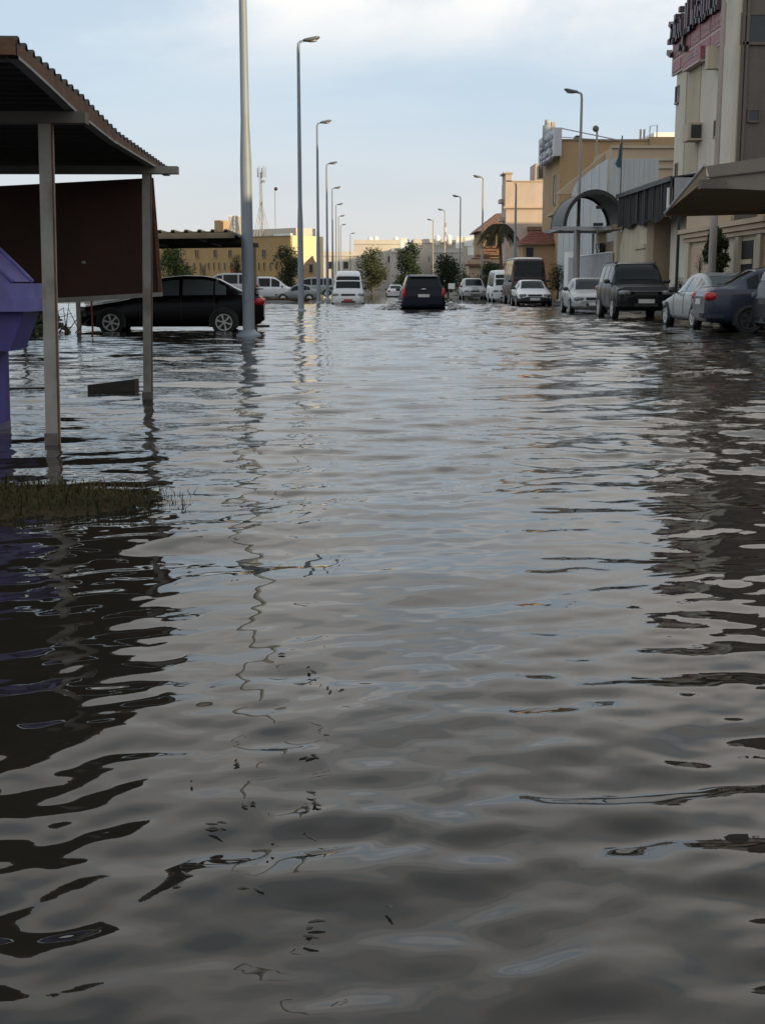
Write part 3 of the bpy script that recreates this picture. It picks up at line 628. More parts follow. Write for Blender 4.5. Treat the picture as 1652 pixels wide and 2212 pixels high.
    for e, s_ in ((0, 1), (L, -1)):
        rws = []
        for x in np.linspace(.02, .42, 8):
            xx = x if e == 0 else L - x; q = stn(xx)
            rws.append([P(xx, q[4] * 1.005 + .012, bz), P(xx, q[4] * 1.01 + .02, bz + .10 * sh)])
        lft = rws[::-1]; rgt = [[(p[0], -p[1], p[2]) for p in r_] for r_ in rws]
        nose = [[(p[0] + s_ * .022, p[1], p[2]) for p in r_] for r_ in (rws[0], rgt[0])]
        MB().grid(lft + nose + rgt).build('bumper', bumper or body, root, True)
    if extra: extra(root, stn, sec, P, L)
    return root
def lower_z(S, A): return 0.62 * A[4, 2]
pt_black = paint('paint_black', (0.006, 0.005, 0.006), 0.3, 0.15, 0, .14); pt_dark = paint('paint_dark_green', (0.008, 0.010, 0.010), 0.32, 0.12, 0, .12)
pt_silver = paint('paint_silver', (0.30, 0.31, 0.31), 0.35, 0.4, 0.3); pt_white = paint('paint_white', (0.58, 0.59, 0.60), 0.35, 0.4)
pt_blue = paint('paint_navy', (0.020, 0.026, 0.046), 0.3, 0.4, 0, .35); pt_mnavy = paint('paint_minivan_navy', (0.008, 0.010, 0.020), 0.32, 0.12, 0, .12)
pt_grey = paint('paint_grey', (0.20, 0.21, 0.21), 0.4, 0.4, 0.3); pt_cream = paint('paint_bus_white', (0.50, 0.47, 0.44), 0.4, 0.3); pt_maroon = paint('paint_maroon', (0.045, 0.018, 0.02), 0.45, 0.2, 0, .25)
M.update(pt_maroon=pt_maroon, pt_white=pt_white, pt_cream=pt_cream)
DOWN = -R(90); UP = R(90)
def by_nose(xc, ybase, heading, L, z=-.05, zref=0.0, xoff=0):
    Y = gd(ybase, 765, zref); c = at(xc, ybase, Y); h = Vector((math.cos(heading), math.sin(heading), 0))
    return Vector((c.x, Y, z)) - h * (L / 2)

# black sedan, side on, facing the carport side
Yb = gd(716, 350) + 0.85
xa, xb2 = at(176, 700, Yb).x, at(574, 700, Yb).x
def sedan_extra(root, stn, sec, P, L):
    MB().box(-L / 2 + .02, -L / 2 + .20, -.62, .62, 1.06, 1.085).build('rear_spoiler', pt_black, root)
    for s_ in (-1, 1): MB().ball(P(L - .13, s_ * .60, .86), (.10, .13, .05), 10, 8).build('indicator_lamp', mat('amber_lamp', (.4, .18, .03), .2), root, True)
bl = xb2 - xa
vehicle('black_sedan', 'black sedan with six-spoke alloy wheels under the flat carport', 'car', 'sedan', ((xa + xb2) / 2, Yb, -.09), R(180) + R(3), pt_black, 'cglass_daylit', sl=bl / 4.40 * 0.985, sh=0.97, extra=sedan_extra)

# navy minivan driving away
Ym = 58.5; xm = at(915, 650, Ym).x
def mv_extra(root, stn, sec, P, L):
    MB().ball((-L / 2 - .0, 0, 1.16), (.02, .13, .03), 10, 6).build('emblem', 'chrome', root, True)
    for s_ in (-1, 1): MB().box(-1.9, 1.0, s_ * .66 - .02, s_ * .66 + .02, 1.79, 1.84).build('roof_rail', 'trim', root)
    MB().box(-L / 2 + .28, -L / 2 + .42, -.62, .62, 1.735, 1.765).build('rear_spoiler', pt_silver, root)
vehicle('minivan', 'dark navy minivan driving away through the flood throwing spray', 'car', 'minivan', (xm, Ym + 2.45, -.25), UP, pt_mnavy, plate='plate', extra=mv_extra, sw=1.02, sh=1.03)
# white high-roof van facing
pos = by_nose(752, 657, DOWN, 4.7, z=-.25)
vehicle('passenger_van', 'white high-roof passenger van with red number plate facing the flood', 'van', 'van', pos, DOWN, pt_white, plate='plate_red', sw=1.10, sh=.98, bumper=pt_white, mirrors='trim')
# dark suv
pos = by_nose(1394, 690, DOWN - R(2), 4.75)
def suv_extra(root, stn, sec, P, L):
    for s_ in (-1, 1): MB().box(-1.8, .4, s_ * .64 - .02, s_ * .64 + .02, 1.86, 1.91).tube([(.3, s_ * .64, 1.80), (.3, s_ * .64, 1.90)], .02).build('roof_rail', 'trim', root)
    MB().box(L / 2 - .1, L / 2 + .01, -.50, .50, .93, .955).build('chrome_bar', 'chrome', root)
    for s_ in (-1, 1): MB().ball((L / 2 - .06, s_ * .55, .56), (.06, .09, .05), 10, 8).build('fog_lamp', 'headlamp', root, True)
vehicle('dark_suv', 'black four-wheel-drive wagon with roof rails parked facing the flood', 'car', 'suv', pos, DOWN - R(2), pt_dark, extra=suv_extra, sh=1.03)
# silver sedan beside it
pos = by_nose(1285, 678, DOWN - R(3), 4.4)
vehicle('silver_sedan', 'silver sedan parked with its nose out beside the black wagon', 'car', 'sedan', pos, DOWN - R(3), pt_silver, sw=1.05, bumper=pt_silver)
# white sedan before the bus
pos = by_nose(1158, 662, DOWN, 4.4)
vehicle('white_sedan', 'white sedan with dark bumper parked in front of the bus', 'car', 'sedan', pos, DOWN - R(2), pt_white, bumper='trim', sw=1.06, lower='trim')
# minibus
pos = by_nose(1147, 657, DOWN, 6.9); Yb_ = 77.0
pos = Vector((at(1147, 650, Yb_).x, Yb_ + 3.45, -.08))
def bus_extra(root, stn, sec, P, L):
    for s_ in (-1, 1):
        MB().box(-2.9, 2.6, s_ * 1.045 - .012, s_ * 1.045 + .012, .86, .94).build('side_stripe', 'pt_maroon' if False else M['pt_maroon'], root)
vehicle('minibus', 'white and maroon minibus with large dark windscreen parked behind the white sedan', 'bus', 'bus', pos, DOWN - R(2), pt_maroon, roof='pt_cream', extra=bus_extra, sw=1.06, sh=1.06, bumper=pt_maroon)
Yv = 86.5
vehicle('white_van', 'white van mostly hidden behind the minibus', 'van', 'van', (at(1090, 650, Yv).x + .05, Yv + 2.3, -.1), DOWN, pt_white, wheel_detail=False)
# far silver people carrier
Yv = 103
vehicle('silver_wagon', 'silver people carrier facing the flood by the dark hedge', 'car', 'minivan', (at(1026, 640, Yv).x, Yv + 2.4, -.08), DOWN, pt_silver, bumper=pt_silver, wheel_detail=False)
Yv = 128
vehicle('white_hatchback', 'small white hatchback driving far ahead of the minivan', 'car', 'sedan', (at(855, 630, Yv).x, Yv + 2.2, -.25), UP, pt_white, wheel_detail=False, lower='trim')
# lot cars
Yv = 101
vehicle('white_van', 'white van seen side on behind the lamp post and silver sedan', 'van', 'lowvan', (at(581, 630, Yv).x - .05, Yv + 1, -.10), 0, pt_white, wheel_detail=False, sl=.93)
Yv = 98
vehicle('grey_saloon', 'silver-grey sedan parked side on in front of the white van', 'car', 'sedan', (at(642, 630, Yv).x, Yv, -.14), R(180), pt_grey, wheel_detail=False, sl=.75, sh=.92)
Yv = 96
vehicle('pale_van', 'pale van with light roof showing over the black sedan boot', 'van', 'lowvan', (at(490, 630, Yv).x, Yv, .12), R(180), pt_silver, wheel_detail=False)
Yv = 118
vehicle('green_hatchback', 'pale green-grey car parked beyond the second lamp post', 'car', 'minivan', (at(671, 630, Yv).x, Yv, .05), R(180), paint('paint_sage', (.25, .28, .27), .4, .3), wheel_detail=False)
# silver sedan and navy sedan by the tan canopy
vehicle('silver_saloon', 'silver sedan parked along the street behind the navy sedan', 'car', 'sedan', (at(1433, 690, 35.2).x + .93, 35.2 - 1.5, -.04), UP + R(1), pt_silver, 'cglass_daylit', bumper=pt_silver, sw=1.03, tail=pt_silver)
hb = R(-4); Lb = 4.6
hv = Vector((math.cos(hb), math.sin(hb), 0)); lv = Vector((-math.sin(hb), math.cos(hb), 0))
rear = Vector((at(1490, 690, 30.6).x, 30.6, 0))           # far rear corner
c_ = rear + hv * (Lb / 2) - lv * 0.9
vehicle('navy_sedan', 'navy blue sedan parked nose-in with red tail light showing', 'car', 'sedan', (c_.x, c_.y, -.03), hb, pt_blue, bumper=pt_blue, sl=Lb / 4.4, sw=1.05, sh=1.06, rim=paint('dark_rim', (.05, .05, .05), .4, .2))
c_ = Vector((at(1606, 690, 28.0).x + 2.35, 26.6, -.12))
vehicle('black_wagon', 'black wagon at the frame edge parked beside the navy sedan', 'car', 'suv', c_, R(-3), pt_black, sh=.96, rim=paint('dark_rim', (.05, .05, .05), .4, .2), tail='trim', plate='trim')

# spray thrown up by the minivan
def spray(side, xc, label):
    mb = MB(); rs = np.random.RandomState(3 + side)
    for k in range(170):
        q = rs.rand() ** 0.8; lx = side * (1.02 + 1.25 * q) + rs.normal(0, .06); ly = rs.uniform(-1.2, 1.6)
        hgt = 0.46 * (1 - q) ** 1.3 * rs.rand() + .01
        r_ = rs.uniform(.02, .07) * (1.2 - q)
        mb.ball((xm + lx, Ym + ly, hgt), (r_ * rs.uniform(.8, 2.2), r_ * 1.4, r_ * rs.uniform(.6, 1.1)), 6, 4)
    solo(mb, 'water_spray', 'foam', label, 'splash', (xm + side * 1.4, Ym, 0), smooth=True, kind='stuff')
spray(-1, xm, 'pale spray flung up beside the minivan on the lamp post side'); spray(1, xm, 'pale spray flung up beside the minivan on the parked cars side')
# ------------------------------------------------------------------ buildings
def window(par, face, a, zc_, w_, h_, pos, fr='frame', pane='window', depth=.06, bars=0):
    """window on a wall: face 'x' = wall facing -X at X=pos (a is Y), 'y' = wall facing -Y at Y=pos (a is X)"""
    t = max(.05, w_ * .07)
    def bx(mb, a0, a1, z0, z1, d0, d1):
        if face == 'y': mb.box(a0, a1, pos - d1, pos - d0, z0, z1)
        else: mb.box(pos - d1, pos - d0, a0, a1, z0, z1)
        return mb
    wi = bx(MB(), a - w_ / 2, a + w_ / 2, zc_ - h_ / 2, zc_ + h_ / 2, -.02, .015).build('window', pane, par, world=True)
    m = MB()
    bx(m, a - w_ / 2 - t, a - w_ / 2, zc_ - h_ / 2 - t, zc_ + h_ / 2 + t, -.02, depth); bx(m, a + w_ / 2, a + w_ / 2 + t, zc_ - h_ / 2 - t, zc_ + h_ / 2 + t, -.02, depth)
    bx(m, a - w_ / 2, a + w_ / 2, zc_ + h_ / 2, zc_ + h_ / 2 + t, -.02, depth); bx(m, a - w_ / 2, a + w_ / 2, zc_ - h_ / 2 - t * 1.3, zc_ - h_ / 2, -.02, depth * 1.5)
    for k in range(bars): bx(m, a - w_ / 2 + w_ * (k + 1) / (bars + 1) - .02, a - w_ / 2 + w_ * (k + 1) / (bars + 1) + .02, zc_ - h_ / 2, zc_ + h_ / 2, 0, .03)
    m.build('frame', fr, wi, world=True); return wi
def block(root, x0, x1, y0, y1, z0, z1, m, name='wall', par=.35, t=.2):
    mb = MB().box(x0, x1, y0, y1, z0, z1 - par)
    if par:
        mb.box(x0, x1, y0, y0 + t, z1 - par, z1).box(x0, x1, y1 - t, y1, z1 - par, z1).box(x0, x0 + t, y0 + t, y1 - t, z1 - par, z1).box(x1 - t, x1, y0 + t, y1 - t, z1 - par, z1)
    return mb.build(name, m, root, world=True)
def strokes(lines, width, O, U, V, depth_v):
    """print or raised letters: polylines in (u, v) on the plane O + u U + v V"""
    mb = MB(); O, U, V = Vector(O), Vector(U), Vector(V)
    for ln in lines:
        for (u0, v0), (u1, v1) in zip(ln[:-1], ln[1:]):
            d = Vector((u1 - u0, v1 - v0)); L_ = max(d.length, 1e-6); nx, ny = -d.y / L_ * width / 2, d.x / L_ * width / 2; ex, ey = d.x / L_ * width / 2, d.y / L_ * width / 2
            q = [(u0 - ex + nx, v0 - ey + ny), (u0 - ex - nx, v0 - ey - ny), (u1 + ex - nx, v1 + ey - ny), (u1 + ex + nx, v1 + ey + ny)]
            mb.slab([O + U * a + V * c for a, c in q], depth_v)
    return mb
def script_lines(rs, u0, u1, h_):
    """strokes in the manner of a joined script too small to read: a base line, risers, bowls and dots"""
    res = []; u = u0
    while u < u1 - h_ * .4:
        wv = rs.uniform(.5, 1.3) * h_; wv = min(wv, u1 - u); k = rs.randint(4)
        res.append([(u, .12 * h_), (u + wv, .12 * h_)])
        if k == 0: res.append([(u + wv * .9, .12 * h_), (u + wv * .9, h_)])
        elif k == 1: res.append([(u + wv * .1, .12 * h_), (u + wv * .3, .5 * h_), (u + wv * .7, .45 * h_), (u + wv * .8, .12 * h_)])
        elif k == 2: res += [[(u + wv * .3, .12 * h_), (u + wv * .3, .4 * h_)], [(u + wv * .6, .12 * h_), (u + wv * .6, .4 * h_)], [(u + wv * .45, .7 * h_), (u + wv * .52, .7 * h_)]]
        else: res += [[(u + wv * .7, .12 * h_), (u + wv * .6, -.25 * h_), (u + wv * .2, -.25 * h_)], [(u + wv * .5, .95 * h_), (u + wv * .5, .12 * h_)]]
        u += wv + rs.choice([0, 0, .35]) * h_
    return res

XF = 13.45                                             # frontage line of the houses along the street
# --- cream office block with roof lettering
Ya, Yc = dx(XF, 1572, 400), dx(XF, 1452, 400)
ztop = zx(XF, 1452, 76)
ob = thing('office_block', 'tall cream block with red signs and roof lettering beside the tan car shade', 'building', (XF, Ya, 0))
block(ob, XF, XF + 9, Ya, Yc, -.2, ztop - .05, 'white_wall')
MB().box(XF + .25, XF + 9.2, Ya - .03, Ya, -.2, ztop + 1.4).build('cement_end_wall', 'grey_wall', ob, world=True)
MB().box(XF + .18, XF + .25, Ya - .06, Ya, -.2, ztop + 1.4).build('corner_pilaster', 'band_wall', ob, world=True)
ym0, ym1 = dx(XF, 1508, 300), dx(XF, 1480, 300)
MB().box(XF - .03, XF, ym0, ym1, 3.8, ztop - 1.9).build('recess_panel', 'band_wall', ob, world=True)
MB().box(XF - .05, XF, ym1, ym1 + .12, 3.8, ztop - 1.9).build('downpipe', 'band_wall', ob, world=True)
def wx_(x, y, w_, h_): window(ob, 'x', dx(XF, x, y), zx(XF, x, y), w_, h_, XF, pane='frame' if False else 'window')
wx_(1463, 205, .45, .62); wx_(1547, 278, .42, .55); wx_(1461, 368, .3, .5)
for x, y, w_, h_ in ((1637, 62, 1.1, .9), (1626, 250, .35, .35)):
    p = at(x, y, Ya - .03); window(ob, 'y', p.x, p.z, w_, h_, Ya - .03, fr='grey_wall')
for x in (1597, 1606): B('drain_pipe', 'grey_wall', ob, at(x, 200, Ya).x - .05, at(x, 200, Ya).x + .05, Ya - .12, Ya - .03, 4, ztop + 1.3)
pz = at(1510, 285, dx(XF, 1510, 285)); yac = pz.y
ac = B('air_conditioner', 'cream_gate', ob, XF - .55, XF, yac - .45, yac + .45, pz.z - .35, pz.z + .3)
B('vent_grille', 'trim', ac, XF - .45, XF - .05, yac - .46, yac - .45, pz.z - .28, pz.z + .22)
# red sign panels on the road face
Vz, Uy = (0, 0, 1), (0, -1, 0)
zs1, zs0 = zx(XF, 1563, 50), zx(XF, 1563, 82)
ys0, ys1 = dx(XF, 1566, 60), dx(XF, 1456, 100)
sb = B('sign_board', 'sign_pale', ob, XF - .10, XF, ys0, ys1 - .1, ztop - 1.75, ztop - .35)
nsp = 5; wd_ = (ys1 - ys0 - .3) / nsp; rs = np.random.RandomState(5)
for k in range(nsp):
    y0 = ys0 + .12 + k * wd_
    for (za, zb_) in ((ztop - 1.10, ztop - .45), (ztop - 1.66, ztop - 1.22)):
        B('sign_panel', 'sign_red', sb, XF - .13, XF - .10, y0, y0 + wd_ - .10, za, zb_)
    strokes(script_lines(rs, 0, wd_ - .35, .22), .04, (XF - .13, y0 + wd_ - .22, ztop - .92), Uy, Vz, (-.012, 0, 0)).build('sign_print', 'sign_pale', sb, world=True)
s2y0, s2y1 = dx(XF, 1527, 120), dx(XF, 1490, 130); s2t, s2b = zx(XF, 1508, 112), zx(XF, 1508, 140)
s2 = B('small_sign', 'sign_red', ob, XF - .28, XF - .03, s2y0, s2y1, s2b, s2t)
B('sign_edge', 'sign_pale', s2, XF - .30, XF - .02, s2y0, s2y1, s2b - .06, s2b - .002)
strokes(script_lines(rs, 0, (s2y1 - s2y0) * .8, .25), .045, (XF - .28, s2y1 - .15, (s2b + s2t) / 2), Uy, Vz, (-.012, 0, 0)).build('sign_print', 'sign_pale', s2, world=True)
fl = at(1537, 122, dx(XF - .25, 1537, 122)); B('flood_light', 'cream_gate', ob, XF - .45, XF, fl.y - .18, fl.y + .18, fl.z - .45, fl.z + .35)
# raised letters standing on the parapet
rs = np.random.RandomState(21); yl = ys0 + .05; kk = 0
lett = [[[(0, .1), (.75, .1)], [(.68, .1), (.68, 1.55)], [(.3, .1), (.3, .7), (.05, .7)]],
        [[(0, .15), (.55, .15)], [(.1, .15), (.1, 1.15)], [(.42, .15), (.5, .75), (.2, .8)]],
        [[(0, .1), (.7, .1)], [(.6, .1), (.6, 1.5)], [(.25, .1), (.25, 1.35)], [(.02, .55), (.12, .55)]],
        [[(.0, .2), (.6, .2)], [(.55, .2), (.55, .75), (.15, .85), (.1, .2)], [(.25, 1.15), (.42, 1.15)]],
        [[(0, .1), (.55, .1)], [(.3, .1), (.3, 1.45)], [(.5, .1), (.5, .6)]],
        [[(0, .1), (.8, .1)], [(.7, .1), (.75, 1.25)], [(.38, .1), (.42, 1.05)], [(.05, .1), (.1, -.45), (.4, -.5)]],
        [[(0, .15), (.6, .15)], [(.5, .15), (.45, .8), (.1, .7), (.12, .15)], [(.2, 1.1), (.3, 1.1)], [(.2, -.3), (.34, -.3)]],
        [[(0, .1), (.6, .1)], [(.2, .1), (.2, .75)], [(.45, .1), (.45, .55)], [(.3, .95), (.42, .95)]],
        [[(.1, .2), (.5, .2), (.6, .7), (.2, .85)], [(.05, -.2), (.5, -.35)]]]
for gl in lett:
    wd_l = max(p[0] for ln in gl for p in ln) + .22
    if yl + wd_l > ys1 + .3: break
    sc_ = 1.05
    strokes([[(p[0] * .95, p[1] * sc_) for p in ln] for ln in gl], .20, (XF - .28, yl + wd_l, ztop - .55), Uy, Vz, (.22, 0, 0)).build('roof_letter', 'letter_maroon', ob, world=True)
    yl += wd_l * .98
# --- compound wall with cornice and gateway below it
XG = 12.75
g0, g1 = 36.0, dx(XG, 1481, 560)
gt = thing('gate_building', 'tan gate front with moulded cornice and pale columns behind the silver sedan', 'building', (XG, g1, 0))
zg = zx(XG, 1490, 505)
MB().box(XG, XG + .6, g0, g1, 0, zg).build('wall', 'cream_gate', gt, world=True)
for k, (o_, h0, h1) in enumerate(((.30, .0, .16), (.22, -.18, -.02), (.14, -.34, -.20))): B('cornice', 'peach_wall', gt, XG - o_, XG + .6, g0, g1 + o_, zg + h0 + .003 * k, zg + h1)
B('parapet', 'peach_wall', gt, XG - .02, XG + .5, dx(XG, 1545, 500), g1 + .1, zg + .16, zg + .75)
for x in (1484, 1590, 1637):
    yk = dx(XG - .12, x, 540); B('column', 'cream_gate', gt, XG - .14, XG, yk - .2, yk + .2, 0, zg - .36)
yk0, yk1 = dx(XG, 1627, 520), dx(XG, 1590, 520)
dr = B('doorway', 'black', gt, XG - .02, XG, yk0, yk1, 0.1, zg - .5)
B('transom', 'cream_gate', dr, XG - .05, XG - .02, yk0, yk1, zg - 1.25, zg - 1.1)
for k in range(9):
    B('cladding_course', 'tan_wall', gt, XG - .03, XG, g0, dx(XG, 1634, 520), .1 + k * .38, .1 + k * .38 + .36)
yk2, yk3 = dx(XG, 1535, 540), dx(XG, 1488, 540)
B('door_panel', 'peach_wall', gt, XG - .04, XG, yk2, yk3, .1, zg - .55)
# --- cream wall with gate further along
XW = 12.55
w0 = dx(XW, 1395, 540); w1 = dx(XW, 1338, 540)
cw = thing('cream_wall', 'cream boundary wall with recessed gate next to the black netted canopy', 'wall', (XW, w0, 0))
zw1, zw0 = zx(XW, 1392, 458), zx(XW, 1350, 486)
MB().slab([(XW, w0, -.1), (XW, w0, zw1), (XW, w0 + (w1 - w0) * .35, zw1 - .05), (XW, w0 + (w1 - w0) * .75, zw0 + .1), (XW, w0 + (w1 - w0) * .9, zw0 - .25), (XW, w1, zw0 - 1.0), (XW, w1, -.1)], (.3, 0, 0)).build('wall', 'cream_gate', cw, world=True)
MB().box(XW + .3, XW + 3.2, w0, w0 + .25, -.1, zw1 - .02).build('return_wall', 'brown_and_wall_shade', cw, world=True)  # shade on this face put into the colour, brown in place of cream
B('gate', 'band_wall', cw, XW - .03, XW, w0 + .15, w0 + 1.9, .1, 2.6); B('gate_lintel', 'band_wall', cw, XW - .08, XW, w0 + .1, w0 + 2.1, 2.65, 2.85)
w2 = dx(XW, 1290, 540)
B('gate_pier', 'cream_gate', cw, XW - .1, XW + .3, w1 + .3, w1 + 1.0, -.1, 3.6); B('gate_pier', 'cream_gate', cw, XW - .1, XW + .3, w2 - .6, w2 + .2, -.1, 3.7)
B('gate', 'brown_and_wall_shade', cw, XW, XW + .08, w1 + 1.0, w2 - .6, .1, 3.2); B('gate_lintel', 'brown_and_wall_shade', cw, XW - .15, XW + .35, w1 + .9, w2 + .3, 3.72, 3.95)
# --- black netted canopy
XN = 12.3
n0, n1 = dx(XN, 1449, 420), dx(XN, 1331, 450)
nc = thing('netted_canopy', 'black netted canopy hanging above the cream wall', 'canopy', (XN, n0, 0))
zt_ = zx(XN, 1449, 385); zb_ = zx(XN, 1449, 455)
MB().slab([(XN, n0, zt_), (XN, n1, zt_ - .05), (XN + 2.2, n1, zt_ + .25), (XN + 2.2, n0, zt_ + .3)], (0, 0, .06)).build('roof_sheet', 'canopy_dark', nc, world=True)
npn = 7
for k in range(npn):
    a0 = n0 + (n1 - n0) * k / npn; a1 = n0 + (n1 - n0) * (k + 1) / npn; dr_ = .12 * math.sin(k * 2.1)
    MB().grid([[(XN + .05 + .04 * math.sin((a0 + (a1 - a0) * q) * 5), a0 + (a1 - a0 + .05) * q, z_ - sg2 * (.10 + .10 * math.sin((a0 + (a1 - a0) * q) * 2.3))) for q in np.linspace(0, 1, 8)] for z_, sg2 in ((zt_ + .02, 0), ((zt_ + zb_) / 2, 0), (zb_ - .15, 1))]).build('net_panel', 'net_dark', nc, world=True)
    B('net_batten', 'canopy_dark', nc, XN - .03, XN + .02, a0 - .03, a0 + .03, zb_ - .1, zt_)
MB().box(XN + .1, XN + 2.2, n0 - .03, n0, zb_ + .15, zt_ + .02).build('end_sheet', 'wall_grey', nc, world=True)
B('fascia', 'canopy_dark', nc, XN - .06, XN + .0, n0, n1, zt_ - .10, zt_ + .09)
B('stay', 'white', nc, XN - .12, XN - .04, n0 + .1, n0 + .22, zb_ + .1, zt_ - .35)
B('support', 'canopy_dark', nc, XN + .3, XN + .4, n0, n0 + .1, 0, zb_ + .2); B('support', 'canopy_dark', nc, XN + .3, XN + .4, n1 - .1, n1, 0, zb_ + .2)
# --- tan fabric car shade
sh_ = thing('car_shade', 'tan fabric car shade on beams over the silver and navy sedans', 'canopy', (at(1440, 600, 38).x, 36, 0))
dB, dF = 39.0, 33.0
p1, p2 = at(1437, 461, dB), at(1760, 452, dB); p3, p4 = at(1800, 405, dF), at(1526, 389, dF); p5, p6 = at(1524, 359, dF), at(1800, 318, dF); p7 = at(1564, 376, dF)
MB().slab([p1, p2, p3, p4], (0, 0, .03)).build('fabric_underside', 'fabric_under', sh_, world=True)
MB().slab([p5, p6, p3, at(1535, 397, dF)], (0, -.03, 0)).build('fabric_valance', 'fabric', sh_, world=True)
MB().slab([p1, p5 + Vector((0, .02, 0)), p4 + Vector((0, .02, 0))], (-.03, .02, .0)).build('fabric_gable', 'fabric_under', sh_, world=True)
MB().tube([p1 + Vector((-.02, 0, 0)), p5 + Vector((-.03, 0, .02))], .045, 8).build('gable_rail', 'wall_grey', sh_, world=True)
q0, q1 = at(1520, 394, dF - .12), at(1800, 408, dF - .12)
MB().hexa([q0 + Vector((0, 0, -.12)), q1 + Vector((0, 0, -.12)), q1 + Vector((0, .1, -.12)), q0 + Vector((0, .1, -.12)), q0 + Vector((0, 0, .03)), q1 + Vector((0, 0, .03)), q1 + Vector((0, .1, .03)), q0 + Vector((0, .1, .03))]).build('front_beam', 'fabric', sh_, world=True)
q2, q3 = at(1526, 383, dF - .08), at(1800, 352, dF - .08)
MB().tube([q2, q3], .03, 6).build('valance_cord', 'grey_wall', sh_, world=True)
MB().box(q0.x - .1, q0.x + .55, dF - .25, dF + .1, q0.z - .16, q0.z + .06).build('beam_bracket', 'grey_wall', sh_, world=True)
MB().hexa([p1 + Vector((0, 0, -.1)), p2 + Vector((0, 0, -.1)), p2 + Vector((0, .08, -.1)), p1 + Vector((0, .08, -.1)), p1, p2, p2 + Vector((0, .08, 0)), p1 + Vector((0, .08, 0))]).build('back_beam', 'fabric_under', sh_, world=True)
for x, Y_ in ((1720, dF), (1720, dB)):
    c = at(x, 600, Y_); B('post', 'post', sh_, c.x - .05, c.x + .05, Y_ - .05, Y_ + .05, -.2, hz_(430, Y_))
# --- pale sheet-metal screen with curved top
XS = 13.6
k0 = dx(XS, 1312, 420)
sm = thing('sheet_screen', 'pale blue-grey sheet metal screen with curved top behind the arched canopy', 'fence', (XS, k0, 0))
top_pts = [(1312, 343), (1290, 356), (1262, 378), (1246, 392), (1236, 410), (1230, 436), (1218, 462), (1204, 484)]
pp = [(dx(XS, x, y), zx(XS, x, y)) for x, y in top_pts]
ty_, tz_ = [p[0] for p in pp], [p[1] for p in pp]
npan = 14; e0, e1 = ty_[0], ty_[-1]
for k in range(npan):
    a0 = e0 + (e1 - e0) * k / npan; a1 = e0 + (e1 - e0) * (k + 1) / npan - .02; m_ = (a0 + a1) / 2; o_ = .02 * (k % 2)
    z = lambda q: float(np.interp(q, ty_, tz_))
    MB().slab([(XS + o_, a0, 0), (XS + o_, a0, z(a0)), (XS + o_, m_, z(m_)), (XS + o_, a1, z(a1)), (XS + o_, a1, 0)], (.03, 0, 0)).build('sheet_panel', 'screen', sm, world=True)
ztp = hz_(342, k0); xr_ = at(1421, 400, k0).x; npan = 10
for k in range(npan):
    a0 = XS + .05 + (xr_ - XS - .05) * k / npan; a1 = XS + .05 + (xr_ - XS - .05) * (k + 1) / npan - .02; o_ = .02 * (k % 2)
    B('sheet_panel', 'screen', sm, a0, a1, k0 - .03 - o_, k0 - o_, 0, ztp + .03 * math.sin(k))
# --- low pale wall under the arched canopy
XL = 12.2
l0, l1 = dx(XL, 1314, 570), dx(XL, 1228, 570)
lw = thing('grey_wall', 'low pale grey wall under the arched canopy', 'wall', (XL, l0, 0))
B('wall', 'wall_grey', lw, XL, XL + .2, l0, l1, -.1, zx(XL, 1314, 546)); B('coping', 'white', lw, XL - .03, XL + .23, l0, l1, zx(XL, 1314, 546), zx(XL, 1314, 546) + .05)
B('end_pier', 'white', lw, XL - .05, XL + .25, l1, l1 + 1.3, -.1, zx(XL, 1222, 545))
cg = at(1288, 540, dx(XL, 1288, 540)); bb = B('vent_block', 'black', lw, XL + .05, XL + .25, cg.y - .5, cg.y + .6, cg.z - .28, cg.z + .32)
for k in range(3): B('vent_bar', 'white', bb, XL + .02, XL + .05, cg.y - .45 + k * .38, cg.y - .28 + k * .38, cg.z - .15 + .2 * (k % 2), cg.z + .05 + .2 * (k % 2))
# --- arched canopy across the pavement
Ya0, Ya1 = 62.0, 66.0
x0_, x1_ = at(1216, 480, Ya0).x, at(1352, 480, Ya0).x; zb0 = hz_(488, Ya0); rise = hz_(408, Ya0) - zb0
ar = thing('arched_canopy', 'dark barrel-vaulted canopy on thin posts over the pavement', 'canopy', ((x0_ + x1_) / 2, Ya0, 0))
cxa, ra_ = (x0_ + x1_) / 2, (x1_ - x0_) / 2
arc = lambda rr_, k_, n_=24: [(cxa - rr_ * math.cos(math.pi * q / n_), zb0 + rise * (rr_ / ra_) * math.sin(math.pi * q / n_)) for q in range(n_ + 1)]
for nm, Y_0, Y_1, r0_, r1_, mm in (('arch_rib', Ya0, Ya0 + .12, ra_, ra_ - .17, 'canopy_dark'), ('arch_rib', Ya1, Ya1 + .12, ra_, ra_ - .12, 'canopy_dark')):
    o1, o2 = arc(r0_, 0), arc(r1_, 0)
    MB().grid([[(a[0], Y_0, a[1]), (b_[0], Y_0, b_[1]), (b_[0], Y_1, b_[1]), (a[0], Y_1, a[1]), (a[0], Y_0, a[1])] for a, b_ in zip(o1, o2)]).build(nm, mm, ar, world=True)
ng = 8
for k in range(ng):
    o1 = arc(ra_ - .02, 0, 40)[k * 5:k * 5 + 6]
    MB().grid([[(a[0], Ya0 + .1, a[1]), (a[0], Ya1, a[1])] for a in o1]).grid([[(a[0], Ya0 + .1, a[1] - .02), (a[0], Ya1, a[1] - .02)] for a in o1]).build('roof_panel', 'canopy_dark', ar, world=True)
B('tie_beam', 'wall_grey', ar, x0_ - .5, x1_ + .1, Ya0 - .03, Ya0 + .1, zb0 - .18, zb0 - .02); B('tie_beam', 'wall_grey', ar, x0_ - .3, x1_ + .1, Ya1, Ya1 + .1, zb0 - .17, zb0 - .03)
